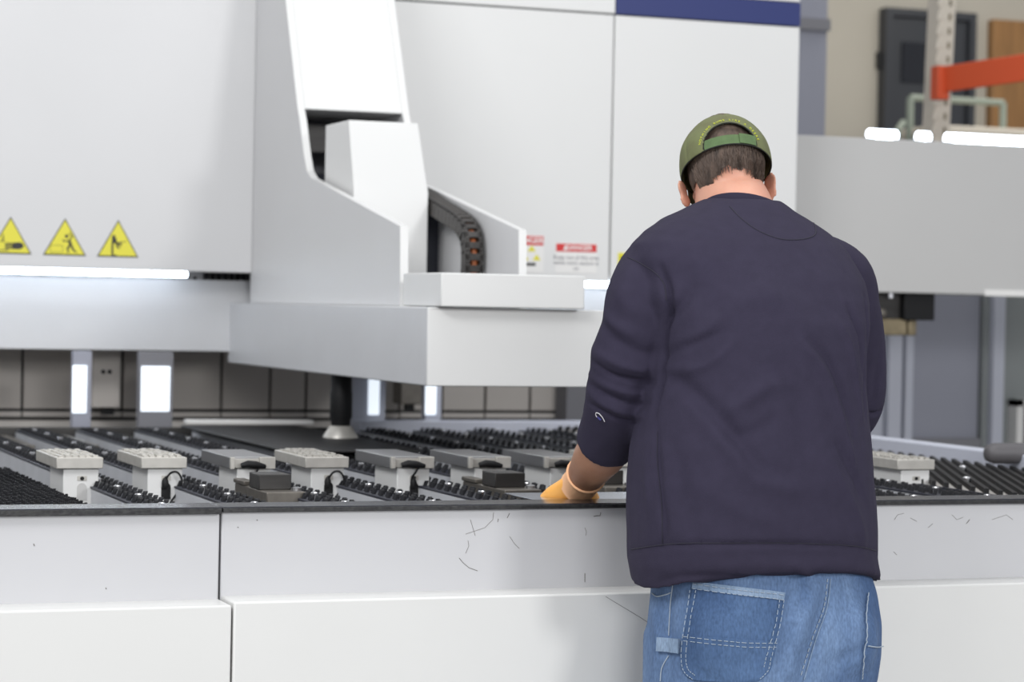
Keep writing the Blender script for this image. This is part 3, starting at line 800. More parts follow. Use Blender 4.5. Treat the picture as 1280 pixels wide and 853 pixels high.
# ------------------------------------------------------------------ clamp blocks
def hose(bm, pts, r=.0025):
    P_ = []
    for i in range(len(pts)-1):
        a = Vector(pts[max(i-1, 0)]); b = Vector(pts[i]); c = Vector(pts[i+1]); d = Vector(pts[min(i+2, len(pts)-1)])
        for s in range(6):
            u = s/6
            P_.append(.5*((2*b)+(c-a)*u+(2*a-5*b+4*c-d)*u*u+(3*b-a-3*c+d)*u**3))
    P_.append(Vector(pts[-1])); return tube(bm, P_, r, 7)
def block(x, y, kind, label, hosed=False, w=.107):
    """x, y: front corner of the cap at z = 1.0"""
    g = 'grey capped blocks standing in a row on the bed' if kind == 'A' else 'steel capped blocks with connectors in the row on the bed'
    t = thing('support_block', label, 'support block', (x, y, .875), g)
    zc0, zc1 = .9725, 1.0
    body = part('body', box(BM(), x+.018, x+w-.008, y+.012, y+.19, .875, zc0), 'white', t, bevel=.002)
    # arched slot and screw on the front
    cx = x+.061
    arch = [(cx-.011, .90), (cx+.011, .90), (cx+.011, .928)] + [(cx+.011*math.cos(k*PI/8), .928+.011*math.sin(k*PI/8)) for k in range(1, 8)] + [(cx-.011, .928)]
    part('arched_slot', prism(BM(), arch, 'Y', y+.0105, y+.0135), 'bgrey' if not hosed else 'black', t)
    part('screw_plate', box(BM(), cx-.011, cx+.011, y+.0108, y+.013, .944, .955), 'tan', t, bevel=.001)
    sb_ = tube(BM(), [(cx, y+.0095, .9495), (cx, y+.0125, .9495)], .0045, 12)
    part('screw', sb_, 'black', t)
    if kind == 'A':
        cap = part('cap', box(BM(), x, x+w, y, y+.285, zc0, zc1-.002), 'tan', t, bevel=.0018, label='satin grey cap with worn ribbed top')
        rb_ = BM(); rnd = random.Random(int(x*1000))
        for i in range(13):
            for j in range(6):
                xx = x+.008+j*.0155; yy = y+.012+i*.0205+rnd.uniform(-.003, .003)
                box(rb_, xx, xx+.011, yy, yy+.013, zc1-.003, zc1+rnd.uniform(.0, .0035))
        part('rib_pattern', rb_, 'tan', t)
    else:
        cap = part('cap', box(BM(), x, x+w, y+.012, y+.30, zc0, zc1), 'steel', t, bevel=.0015, label='brushed steel cap')
        fe = BM(); box(fe, x, x+.010, y, y+.012, zc0, zc1); box(fe, x+.070, x+w, y, y+.012, zc0, zc1); box(fe, x+.010, x+.070, y+.008, y+.012, zc0+.002, zc1-.004)
        part('cap_front', fe, 'tan', t, bevel=.001)
        cn = tube(BM(), [(x+.024, y-.002, zc0+.008), (x+.040, y-.006, zc0+.012), (x+.060, y-.006, zc0+.010), (x+.082, y-.004, zc0+.006)], [.006, .009, .009, .005], 10)
        part('connector', cn, 'black', t, smooth=50)
    if hosed:
        hs = BM()
        if kind == 'A': hose(hs, [(cx-.003, y+.006, .946), (cx+.008, y, .962), (cx+.022, y-.004, .964), (cx+.033, y-.004, .948), (cx+.030, y-.002, .925), (cx+.018, y+.004, .905), (cx+.012, y+.008, .895)])
        else: hose(hs, [(x+.070, y-.006, zc0+.008), (x+.062, y-.008, zc0-.002), (cx-.002, y-.002, .962), (cx-.008, y+.004, .950), (cx-.006, y+.008, .93)])
        part('hose', hs, 'black', t, smooth=60)
        part('hose_fitting', lathe(BM(), [(.006, .925), (.008, .93), (.008, .942), (.004, .950)], (cx-.003, y+.008), 10), 'black', t, smooth=50)
    return t
Yb = 5.475
spec = [('A', False, 'block with ribbed grey cap on the table, beside the dense black brush mat'),
        ('A', True, 'block with ribbed grey cap and small black hose, second from the brush mat'),
        ('B', True, 'steel capped block with connector, standing just behind the nearer dark tool'),
        ('A', True, 'block with ribbed grey cap and hose loop, between the dark tool and the nozzle'),
        ('B', True, 'steel capped block with black hose, just right of the nozzle cone'),
        ('B', False, 'steel capped block standing behind the dark tool near the gloved hand'),
        ('B', False, 'steel capped block just beyond the gloved hand'),
        ('A', False, 'block with ribbed cap glimpsed between forearm and sweatshirt')]
for k, (kd, hz, lb) in enumerate(spec):
    dy = -.03 if kd == 'B' else 0
    block(.943+PIT*k+(.008 if kd == 'B' else 0), Yb+dy-.004*k, kd, lb, hz)
block(3.018, 5.30, 'A', 'block with ribbed grey cap standing alone beside the slanting black blades')

# dark tool clamps between the rails
def tool(x, y, label):
    t = thing('tool_clamp', label, 'tool clamp', (x, y, .88), 'dark oily tool clamps near the table lip')
    z1 = .945
    part('base', box(BM(), x, x+.085, y, y+.30, .88, z1-.03), 'tool', t, bevel=.002)
    part('top_plate', box(BM(), x-.002, x+.088, y+.01, y+.30, z1-.026, z1), 'tool', t, bevel=.003)
    part('gap', box(BM(), x+.004, x+.08, y+.004, y+.28, z1-.031, z1-.025), 'black', t)
    part('clamp_block', box(BM(), x-.004, x+.070, y+.07, y+.16, z1, z1+.034), 'tooldark', t, bevel=.002, label='dark block bolted on the plate')
    part('rear_step', box(BM(), x-.006, x+.02, y+.2, y+.30, z1, z1+.010), 'tool', t, bevel=.002)
    part('bolt', lathe(BM(), [(.011, z1), (.011, z1+.006), (.006, z1+.008)], (x+.076, y+.05), 12), 'steel', t)
c = P(336, 616, 'Z', .945)
print('tool', c)
tool(c.x, c.y, 'dark oily tool clamp with black top block, nearer the cabinet seam')
c2 = P(634, 613, 'Z', .945)
tool(c2.x, c2.y, 'dark oily tool clamp with black top block, beside the orange glove')
c3 = P(742, 612, 'Z', .945)
tool(c3.x+.06, c3.y+.06, 'dark tool clamp glimpsed behind the bare forearm')

# bright sheet metal lying on the bed against the lip
a = P(640, 620, 'Z', .957); b = P(900, 620, 'Z', .957)
tag(obj('metal_sheet', box(BM(), a.x, b.x+.3, YL+LIPD+.002, 4.86, .9575, .9595), 'sheet', bevel=.0005), 'bright thin metal sheet lying against the black lip under the gloved hand', 'metal sheet')

# rear skirt of panels under the crossbeam
YK = 8.62
t = thing('skirt_panels', 'row of beige skirt panels with dark seams under the crossbeam', 'panelling', (1.0, YK, 0))
xs = [P(x, 480, 'Y', YK).x for x in (-190, -80, 28, 153, 277, 338, 383, 445, 500, 553, 607, 663, 717, 772, 830, 890)]
zk = P(300, 514, 'Y', YK).z; zk0 = P(300, 522, 'Y', YK).z
for x0, x1 in zip(xs, xs[1:]):
    part('panel', box(BM(), x0+.005, x1-.005, YK, YK+.03, zk+.006, 1.45), 'skirt', t, bevel=.002)
    part('plinth_panel', box(BM(), x0+.003, x1-.003, YK, YK+.03, zk0, zk-.005), 'skirt_low', t, bevel=.002)
part('backing', box(BM(), xs[0], xs[-1], YK+.02, YK+.06, 0, 1.46), 'ink', t)
part('ledge', box(BM(), xs[0], xs[-1], YK-.05, YK+.02, 0, zk0-.012), 'skirt_low', t)
# hanging beige motor box
a = P(116, 440, 'Y', 8.4); b = P(150, 510, 'Y', 8.4)
t = thing('motor_box', 'beige box with two black holes hanging under the crossbeam', 'motor box', (a.x, 8.4, b.z))
part('body', box(BM(), a.x, b.x, 8.4, 8.5, b.z, bz0+.02), 'skirt', t, bevel=.004)
for px in (129, 137):
    p = P(px, 465, 'Y', 8.4)
    part('hole', tube(BM(), [(p.x, 8.398, p.z), (p.x, 8.402, p.z)], .008, 12), 'black', t)
p = P(137, 512, 'Y', 8.4); part('pin', box(BM(), p.x-.02, p.x+.02, 8.42, 8.46, p.z-.02, b.z), 'black', t)
a = P(501, 480, 'Y', 8.4); b = P(531, 506, 'Y', 8.4)
t = thing('motor_box', 'plain brown grey box hanging under the head housing beside a glowing post', 'motor box', (a.x, 8.4, b.z))
part('body', box(BM(), a.x, b.x, 8.4, 8.5, b.z, bz0+.02), 'tool', t, bevel=.004)
p = P(517, 508, 'Y', 8.4); part('pin', box(BM(), p.x-.02, p.x+.01, 8.42, 8.46, p.z-.015, b.z), 'black', t)
# upright slots: post + face whose brightness is put in as glow
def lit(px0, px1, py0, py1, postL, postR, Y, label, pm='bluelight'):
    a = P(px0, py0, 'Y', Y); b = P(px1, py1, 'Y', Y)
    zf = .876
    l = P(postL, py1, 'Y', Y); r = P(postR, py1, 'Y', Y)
    t = thing('glow_slot', label, 'lamp', (a.x, Y, zf), 'slots made to glow, standing at the rear of the bed')
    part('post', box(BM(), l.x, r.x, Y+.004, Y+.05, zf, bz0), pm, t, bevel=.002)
    part('glow_face', box(BM(), a.x, b.x, Y-.002, Y+.006, b.z, a.z), 'slotglow', t, bevel=.003)
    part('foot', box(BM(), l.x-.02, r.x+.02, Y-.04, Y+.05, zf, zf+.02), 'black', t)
lit(91, 108, 457, 517, 91, 114, 7.99, 'narrow slot made to glow beside the hanging beige box', 'bluegrey')
lit(177, 212, 458, 515, 174, 216, 7.99, 'widest slot made to glow under the crossbeam', 'seam')
lit(461, 474, 474, 519, 441, 482, 7.99, 'slot made to glow on a broad blue grey post, next to the nozzle')
lit(532, 545, 478, 519, 532, 552, 7.99, 'slot made to glow at the corner of the head housing')

# =================================================================== THE MAN
from mathutils import noise as MN
CR = Vector((math.cos(math.radians(-20.47)), math.sin(math.radians(-20.47)), 0))    # his side-to-side as seen
CF = Vector((-CR.y, CR.x, 0))
TH_ = math.radians(4)
U = Vector((math.cos(TH_), math.sin(TH_), 0)); N = Vector((-U.y, U.x, 0))
def dist(p): return (p-CAM).dot(ROT @ Vector((0, 0, -1)))
foot_z = 0.0
man = thing('person', 'person in navy sweatshirt, olive cap and blue jeans bending over the table, seen from behind', 'person', (2.17, 4.30, 0))

def ring(py, L, R, Yc, b, n=40, e=.88, dz=None):
    mid = P((L+R)/2, py, 'Y', Yc); w_ = (R-L)/2*dist(mid)/FPX
    s = abs(U.dot(CF)); c = abs(U.dot(CR))
    a = math.sqrt(max(w_*w_-(b*s)**2, .0004))/c
    out = []
    for k in range(n):
        t = 2*PI*k/n; ct, st = math.cos(t), math.sin(t)
        x = a*math.copysign(abs(ct)**e, ct); y = b*math.copysign(abs(st)**e, st)
        p = mid + U*x + N*y
        if dz: p.z += dz(ct, st)
        out.append(p)
    return out
def path_loft(bm, pts, rad, n=20, flat=1.0):
    """round limb through centre points with a radius at each"""
    return tube(bm, pts, rad, n)
def smooth_path(pts, rad, k=5):
    V = [Vector(p) for p in pts]; o = []; r = []
    for i in range(len(V)-1):
        a = V[max(i-1, 0)]; b = V[i]; c = V[i+1]; d = V[min(i+2, len(V)-1)]
        for s in range(k):
            u = s/k
            o.append(.5*((2*b)+(c-a)*u+(2*a-5*b+4*c-d)*u*u+(3*b-a-3*c+d)*u**3)); r.append(rad[i]*(1-u)+rad[i+1]*u)
    o.append(V[-1]); r.append(rad[-1]); return o, r
def bvh_of(me):
    return BVHTree.FromPolygons([v.co for v in me.vertices], [tuple(p.vertices) for p in me.polygons])
def cast(bv, px, py):
    h = bv.ray_cast(CAM, ray(px, py).normalized())
    return (h[0], h[1]) if h[0] is not None else (None, None)
def polycast(bv, pts, step=6):
    out = []
    for (x0, y0), (x1, y1) in zip(pts, pts[1:]):
        k = max(2, int(math.hypot(x1-x0, y1-y0)/step))
        for s in range(k):
            c, n_ = cast(bv, x0+(x1-x0)*s/k, y0+(y1-y0)*s/k)
            if c is not None: out.append((c, n_))
    c, n_ = cast(bv, *pts[-1])
    if c is not None: out.append((c, n_))
    return out
def catpx(pts, k=6):
    V = [Vector((x, y)) for x, y in pts]; o = []
    for i in range(len(V)-1):
        a = V[max(i-1, 0)]; b = V[i]; c = V[i+1]; d = V[min(i+2, len(V)-1)]
        for s in range(k):
            u = s/k; q = .5*((2*b)+(c-a)*u+(2*a-5*b+4*c-d)*u*u+(3*b-a-3*c+d)*u**3); o.append((q.x, q.y))
    o.append(tuple(V[-1])); return o
def folds(me, bv, lst, keep_seen=True):
    co = np.empty(len(me.vertices)*3, np.float32); me.vertices.foreach_get('co', co); co = co.reshape(-1, 3)
    no = np.array([v.normal[:] for v in me.vertices], np.float32)
    disp = np.zeros(len(co), np.float32)
    for pts, wd, amp in lst:
        pc = [c for c, _ in polycast(bv, catpx(pts), 10)]
        if len(pc) < 2: continue
        best = np.full(len(co), 1e9, np.float32); tt = np.zeros(len(co), np.float32)
        tot = len(pc)-1
        for i, (a, b) in enumerate(zip(pc, pc[1:])):
            a = np.array(a); b = np.array(b); ab = b-a; L = float(ab@ab)+1e-9
            t = np.clip(((co-a)@ab)/L, 0, 1); d = np.linalg.norm(co-(a+t[:, None]*ab), axis=1)
            m_ = d < best; best[m_] = d[m_]; tt[m_] = (i+t[m_])/tot
        taper = np.sin(np.clip(tt, .04, .96)*PI)**.6
        disp += 1.35*amp*np.exp(-(best/wd)**2)*taper
    co += no*disp[:, None]
    me.vertices.foreach_set('co', co.reshape(-1)); me.update()

# ------------------------------------------------------------------ arms: centre lines
YS = 4.37
Lsh = P(816, 338, 'Y', 4.40); 
L1 = P(801, 372, 'Y', 4.37); L2 = P(794, 410, 'Y', 4.365); L3 = P(785, 448, 'Y', 4.38); L4 = P(777, 490, 'Y', 4.41); L5 = P(768, 530, 'Y', 4.47); Lc = P(757, 556, 'Y', 4.525)
Lw = P(726, 604, 'Y', 4.685)
Rsh = P(1052, 345, 'Y', 4.44); R1 = P(1064, 385, 'Y', 4.46); R2 = P(1072, 430, 'Y', 4.50); R3 = P(1075, 490, 'Y', 4.53); R4 = P(1066, 520, 'Y', 4.58); Rc = P(1040, 540, 'Y', 4.64); Rw = P(985, 585, 'Y', 4.80)

# ------------------------------------------------------------------ sweatshirt
sw = BM()
def hemdz(ct, st):   # the hem dips at the flanks
    return -.045*abs(ct)**3.5
T = [(704, 792, 1102, 4.285, .176, hemdz), (694, 789.5, 1100, 4.285, .180, hemdz), (682, 787.5, 1097, 4.285, .182, hemdz), (676, 786, 1096, 4.285, .185, hemdz),
     (660, 784.5, 1096, 4.285, .190, None), (630, 784, 1094, 4.29, .192, None), (600, 786, 1091, 4.29, .192, None), (560, 790, 1088, 4.295, .188, None),
     (520, 799, 1084, 4.30, .182, None), (480, 808, 1082, 4.305, .176, None), (440, 812, 1084, 4.31, .170, None), (405, 809, 1088, 4.32, .165, None),
     (375, 797, 1088, 4.335, .158, None), (350, 796, 1083, 4.35, .150, None), (328, 788, 1072, 4.365, .140, None), (308, 790, 1060, 4.38, .128, None),
     (291, 806, 1040, 4.395, .114, None), (277, 826, 1019, 4.41, .100, None), (265, 853, 996, 4.425, .088, None), (257, 868, 984, 4.437, .080, None), (251, 882, 974, 4.447, .072, None)]
loft(sw, [ring(a, b, c, d, e_, dz=f) for a, b, c, d, e_, f in T])
L3b = P(780, 467, 'Y', 4.395)
p_, r_ = smooth_path([Lsh+Vector((.05, .02, .03)), Lsh, L1, L2, L3, L3b, L4, L5, Lc], [.055, .066, .068, .067, .0755, .0665, .071, .067, .0625])
tube(sw, p_, r_, 28)
p_, r_ = smooth_path([Rsh+Vector((-.06, 0, .03)), Rsh, R1, R2, R3, R4, Rc], [.060, .066, .060, .058, .055, .053, .052])
tube(sw, p_, r_, 28)
me = evaluated(sw, .0062, 4, .5)
bv = bvh_of(me)
folds(me, bv, [
    # armpit creases running onto the back
    ([(826, 335), (835, 365), (832, 400), (829, 440), (825, 480), (816, 520)], .0085, -.014),
    ([(832, 405), (840, 392), (852, 378), (862, 360)], .013, -.010), ([(845, 440), (862, 428), (885, 410), (905, 392)], .015, .006),
    ([(828, 448), (848, 436), (872, 428), (905, 415)], .009, -.007), ([(830, 462), (865, 462), (890, 452), (918, 428)], .010, .006),
    ([(826, 468), (850, 478), (872, 496), (905, 530), (930, 560), (950, 585), (985, 596)], .017, -.009),
    ([(905, 520), (930, 502), (955, 485), (985, 478)], .016, .007), ([(915, 545), (945, 540), (975, 520)], .014, -.005),
    ([(860, 500), (892, 535), (925, 575), (950, 600), (1000, 612)], .018, .006),
    ([(820, 520), (822, 570), (826, 620), (832, 662), (822, 690)], .008, -.005), ([(808, 560), (808, 600), (814, 650)], .012, .003),
    ([(840, 540), (850, 600), (865, 660)], .02, -.004), ([(880, 610), (930, 640), (985, 660)], .02, .004),
    # right flank, long pulls toward the arm
    ([(1000, 430), (1022, 455), (1040, 490), (1056, 540), (1070, 590)], .010, .008), ([(1012, 425), (1036, 450), (1054, 490), (1068, 540)], .009, -.007),
    ([(1048, 400), (1062, 430), (1070, 470), (1078, 520)], .008, .006), ([(1060, 385), (1076, 420), (1080, 470)], .008, -.007),
    ([(1030, 560), (1050, 600), (1072, 650), (1080, 684)], .014, .006), ([(1045, 545), (1062, 580), (1082, 630)], .010, -.006),
    ([(960, 440), (990, 480), (1005, 530), (1012, 580)], .022, -.005), ([(940, 350), (985, 385), (1020, 430)], .03, .004),
    ([(1082, 372), (1086, 420), (1083, 470), (1082, 520)], .008, -.010),
    # upper back, broad
    ([(860, 330), (870, 365), (905, 385)], .028, -.006), ([(900, 400), (935, 375), (980, 370)], .03, .004),
    # hem seam and band
    ([(787, 689), (840, 682), (900, 681), (960, 681), (1020, 682), (1070, 685), (1097, 691)], .005, -.0045),
    ([(790, 712), (860, 708), (930, 706), (1000, 707), (1060, 710), (1098, 716)], .016, .003),
    ([(815, 735), (850, 722), (950, 722), (1060, 728)], .008, -.003), ([(990, 700), (1005, 715), (1030, 726)], .010, .004),
    # left sleeve: bunched cloth above the elbow
    ([(742, 440), (765, 452), (795, 462), (822, 462)], .010, .006), ([(740, 452), (762, 468), (792, 477), (818, 478)], .006, -.007),
    ([(737, 468), (760, 482), (790, 492), (816, 490)], .008, .006), ([(736, 480), (758, 494), (786, 505), (812, 505)], .0055, -.006),
    ([(736, 492), (756, 506), (784, 517), (806, 519)], .007, .005), ([(734, 503), (754, 515), (780, 526), (804, 528)], .005, -.005),
    ([(752, 402), (770, 425), (798, 440), (825, 440)], .012, -.006), ([(770, 360), (790, 385), (815, 400)], .016, .004),
    ([(757, 395), (775, 410), (800, 420)], .012, .006), ([(790, 330), (780, 365), (765, 400)], .02, .004),
    # right sleeve
    ([(1106, 512), (1095, 518), (1086, 516)], .005, -.008), ([(1100, 440), (1094, 480), (1090, 505)], .008, -.004),
])
# slow surface unevenness of thick fleece
co = np.empty(len(me.vertices)*3, np.float32); me.vertices.foreach_get('co', co); co = co.reshape(-1, 3)
no = np.array([v.normal[:] for v in me.vertices], np.float32)
d_ = np.array([MN.noise(Vector((x*9, y*9, z*6))) for x, y, z in co], np.float32)*.0035
d_ += np.array([MN.noise(Vector((x*30, y*30, z*22))) for x, y, z in co], np.float32)*.0010
co += no*d_[:, None]; me.vertices.foreach_set('co', co.reshape(-1)); me.update()
bv = bvh_of(me)
shirt = mesh_obj('sweatshirt', me, 'shirt', man, label='navy crew neck sweatshirt with pushed up sleeves')
def seam(name, pts, r, m, par, off=.0005, bv_=None, lab=None):
    pc = polycast(bv_ or bv, catpx(pts), 5)
    if len(pc) < 3: return None
    bm = tube(BM(), [c+n_*off for c, n_ in pc], r, 5)
    return sub(name, bm, m, par, label=lab)
seam('stitch_line', [(789, 687), (840, 680), (900, 679), (960, 679), (1020, 680), (1070, 683), (1095, 689)], .0012, 'thread', shirt)
seam('stitch_line', [(912, 258), (925, 272), (945, 287), (968, 297), (985, 300), (1005, 299), (1018, 294), (1019, 284), (1012, 270)], .0012, 'thread', shirt)
seam('stitch_line', [(785, 322), (802, 330), (820, 342), (830, 356), (833, 376)], .0011, 'thread', shirt)
seam('stitch_line', [(822, 540), (822, 580), (827, 630), (828, 680)], .0009, 'thread', shirt)
# small embroidered C on the cuff
pc = polycast(bv, catpx([(756, 527), (753.5, 522), (749.5, 517.5), (746, 516), (745, 518), (746.5, 521.5)]), 2)
sub('sleeve_logo', tube(BM(), [c+n_*.001 for c, n_ in pc], .0009, 6), 'logow', shirt, label='small white embroidered C')
pc = polycast(bv, catpx([(747.5, 521), (749, 523), (751.5, 525)]), 1)
if len(pc) > 2: sub('logo_fill', tube(BM(), [c+n_*.0010 for c, n_ in pc], .0020, 6), 'logob', shirt)
# ribbed collar
Cc = P(931, 268, 'Y', 4.475)
def collar_pts(ra, rb, dz, n=48):
    out = []
    for k in range(n):
        t = 2*PI*k/n; ct, st = math.cos(t), math.sin(t)
        z = -.002 - .038*st - .012*ct*1.0
        if st > 0: z -= .03*st
        out.append(Cc + CR*ra*ct + CF*rb*st + Vector((0, 0, z+dz)))
    return out
cb = BM()
A_ = [cb.verts.new(p) for p in collar_pts(.097, .090, -.014)]; B_ = [cb.verts.new(p) for p in collar_pts(.094, .087, .001)]
C_ = [cb.verts.new(p) for p in collar_pts(.0915, .0845, .003)]; D_ = [cb.verts.new(p) for p in collar_pts(.090, .083, -.018)]
for r0_, r1_ in ((A_, B_), (B_, C_), (C_, D_), (D_, A_)):
    for k in range(48): cb.faces.new((r0_[k], r0_[(k+1) % 48], r1_[(k+1) % 48], r1_[k]))
sub('collar', cb, 'rib', shirt, smooth=50, label='ribbed collar')

# ------------------------------------------------------------------ head frame
H = P(907, 208, 'Y', 4.565)
rl_ = math.radians(-6.5); pt = math.radians(28)
hf = (CF*math.cos(pt) + Vector((0, 0, -math.sin(pt)))).normalized()
hu0 = (CF*math.sin(pt) + Vector((0, 0, math.cos(pt)))).normalized()
hr0 = CR
hr = (hr0*math.cos(rl_) - hu0*math.sin(rl_)).normalized(); hu = (hu0*math.cos(rl_) + hr0*math.sin(rl_)).normalized()
def HP(r, f, u): return H + hr*r + hf*f + hu*u

# ------------------------------------------------------------------ hands
def hand(bm, W, d, up, side, s=1.0, fat=1.0, curl=(.5, .7, .5), thumb=True):
    """W wrist, d pointing to the fingers, up the back of the hand, side towards the thumb"""
    d = d.normalized(); side = (side - d*side.dot(d)).normalized(); up = side.cross(d) if side.cross(d).dot(up) > 0 else d.cross(side)
    rings = []
    for t, hw, ht in ((-.02, .027, .020), (.0, .028, .020), (.03, .034, .018), (.06, .041, .017), (.09, .042, .015), (.100, .040, .012)):
        rings.append([W + d*t*s + side*hw*s*fat*math.cos(a) + up*ht*s*fat*math.sin(a) for a in [2*PI*k/20 for k in range(20)]])
    loft(bm, rings)
    Ls = [(.030, .045, .026, .022), (.010, .050, .030, .024), (-.010, .047, .028, .023), (-.030, .038, .022, .020)]
    for off, a, b, c in Ls:
        p = W + d*.085*s + side*off*s; q = [p.copy()]; ang = 0
        p = p + d*.012*s; q.append(p.copy())
        for L, cu in zip((a, b, c), curl):
            ang += cu; dd = d*math.cos(ang) - up*math.sin(ang); p = p + dd*L*s; q.append(p.copy())
        rr = [.0095, .0098, .0092, .0085, .0068]
        P_, R_ = smooth_path(q, [r*s*fat for r in rr], 3); tube(bm, P_, R_, 12)
        ellipsoid(bm, P_[-1], (Vector((R_[-1], 0, 0)), Vector((0, R_[-1], 0)), Vector((0, 0, R_[-1]))), 10, 6)
    if thumb:
        p0 = W + d*.022*s + side*.022*s - up*.004*s
        q = [p0, p0 + d*.022*s + side*.022*s - up*.008*s, p0 + d*.050*s + side*.036*s - up*.016*s, p0 + d*.075*s + side*.036*s - up*.026*s]
        P_, R_ = smooth_path(q, [r*s*fat for r in (.013, .0125, .011, .008)], 3); tube(bm, P_, R_, 12)
        ellipsoid(bm, P_[-1], (Vector((R_[-1], 0, 0)), Vector((0, R_[-1], 0)), Vector((0, 0, R_[-1]))), 10, 6)
HLd = (CR*-.32 + CF*.72 + Vector((0, 0, -.42)))
HLs = CR*.95 + CF*.3 + Vector((0, 0, -.12))
HRd = (CR*-.3 + CF*.85 + Vector((0, 0, -.35)))
HRs = -CR*.95 - CF*.2
CURL = (.05, .45, .30)

# ------------------------------------------------------------------ body: one continuous skin
bd = BM()
ax3 = (hr*.078, hf*.098, hu*.112)
ellipsoid(bd, HP(0, 0, 0), ax3, 32, 20)
ellipsoid(bd, HP(0, .025, -.062), (hr*.062, hf*.070, hu*.058), 24, 14)      # jaw
ellipsoid(bd, HP(0, .075, -.098), (hr*.026, hf*.022, hu*.018), 16, 10)      # chin
ellipsoid(bd, HP(0, .102, -.030), (hr*.013, hf*.020, hu*.026), 16, 10)      # nose
ellipsoid(bd, HP(0, .094, -.062), (hr*.024, hf*.010, hu*.009), 16, 8)       # lips
ellipsoid(bd, HP(0, .090, .012), (hr*.052, hf*.014, hu*.012), 16, 8)        # brow
for s in (-1, 1):
    ellipsoid(bd, HP(s*.048, .066, -.028), (hr*.022, hf*.020, hu*.018), 14, 8)  # cheeks
    ec = HP(s*.089, .028, -.042)
    for (dx, df, du, a, b, c) in ((0, 0, .010, .0075, .021, .025), (-.003*s, .002, -.016, .009, .014, .018)):
        o_ = (hr*1 + hf*(-.55*s)).normalized() if s > 0 else (hr - hf*(.55*s)).normalized()
        ellipsoid(bd, ec + hr*(dx+s*.004) + hf*df + hu*du, (hr*a + hf*(-.003*s), hf*b + hr*(-s*.010), hu*c), 16, 10)
# neck
p_, r_ = smooth_path([P(928, 300, 'Y', 4.45), P(921, 268, 'Y', 4.50), P(914, 250, 'Y', 4.535), P(911, 232, 'Y', 4.56)], [.084, .079, .077, .066])
tube(bd, p_, r_, 28)
# trunk under the clothes
TB = [(700, 835, 1060, 4.285, .11), (675, 815, 1072, 4.285, .14), (600, 812, 1070, 4.29, .15), (520, 835, 1062, 4.31, .14), (440, 856, 1060, 4.325, .125),
      (375, 858, 1060, 4.35, .115), (340, 850, 1052, 4.37, .105), (310, 846, 1034, 4.39, .09), (290, 855, 1010, 4.405, .075), (275, 865, 990, 4.42, .065)]
loft(bd, [ring(*q) for q in TB])
Cel = L4+Vector((0, .01, 0))
p_, r_ = smooth_path([Lsh+Vector((.05, .02, .0)), Lsh, L2, L4, Lc, Lc+(Lw-Lc)*.35, Lc+(Lw-Lc)*.75, Lw, Lw+HLd.normalized()*.015], [.038, .044, .043, .046, .0535, .0500, .0400, .0345, .028])
tube(bd, p_, r_, 26)
hand(bd, Lw, HLd, Vector((0, 0, 1)), HLs, .97, .93, CURL)
p_, r_ = smooth_path([Rsh+Vector((-.05, 0, 0)), Rsh, R2, R3, Rc, Rc+(Rw-Rc)*.6, Rw, Rw+HRd.normalized()*.015], [.04, .046, .042, .040, .042, .036, .030, .027])
tube(bd, p_, r_, 24)
hand(bd, Rw, HRd, Vector((0, 0, 1)), HRs, .97, .93, CURL)
# legs
hipL = P(880, 790, 'Y', 4.29); hipR = P(1016, 790, 'Y', 4.29)
for s, hip in ((-1, hipL), (1, hipR)):
    kn = Vector((hip.x+s*.01, hip.y+.04, .47)); an = Vector((hip.x+s*.02, hip.y-.02, .09))
    p_, r_ = smooth_path([hip+Vector((0, 0, .05)), hip+Vector((0, .01, -.15)), kn, (kn+an)/2+Vector((0, -.012, .05)), an, an+Vector((0, 0, -.05))], [.10, .085, .06, .058, .042, .045])
    tube(bd, p_, r_, 20)
    ellipsoid(bd, an+Vector((s*.01, .06, -.055)), (Vector((.042, 0, 0)), Vector((0, .11, 0)), Vector((0, 0, .032))), 16, 8)
me = evaluated(bd, .0055, 4, .5)
body = mesh_obj('body', me, 'skin', man, label='fair skinned neck, ears and forearm')
# the sun-tanned forearm carries its own skin tone
me.materials.append(M['armskin'])
lc = np.array(Lc)
for p in me.polygons:
    c = p.center
    if (c-Lc).length < .30 and c.z < 1.16 and (c-Lw).length < .26 and c.x < Lc.x+.11 and c.y > 4.40: p.material_index = 1

# ------------------------------------------------------------------ glove
def glove(W, d, sd, back, name, lab):
    g = BM(); hand(g, W, d, Vector((0, 0, 1)), sd, 1.02, 1.32, CURL)
    t0 = back
    dn = (W-t0).normalized()
    me = evaluated(g, .0032, 3, .5)
    o = mesh_obj(name, me, 'glovecoat', man, label=lab)
    cf = BM()
    c0 = W + (t0-W).normalized()*.040; c3 = W + d.normalized()*.018
    P_, R_ = smooth_path([c0, W + (t0-W).normalized()*.012, W+d.normalized()*.004, c3], [.0405, .0395, .039, .039], 5)
    n_ = 28
    tube(cf, P_, R_, n_, caps=True)
    # rolled rim
    rp = P_[0]; dd = (P_[1]-P_[0]).normalized(); u, v = frame_for(dd)
    ringp = [rp + (u*math.cos(2*PI*k/24)+v*math.sin(2*PI*k/24))*.0405 for k in range(25)]
    tube(cf, ringp, .0032, 8)
    c = sub('cuff', cf, 'glovecuff', o, smooth=60, label='paler knitted cuff')
    return o
Lcb = Lc
glove(Lw, HLd, HLs, Lc, 'glove', 'orange coated work glove pressing on the sheet')
glove(Rw, HRd, HRs, Rc, 'glove', 'orange work glove on the far hand')

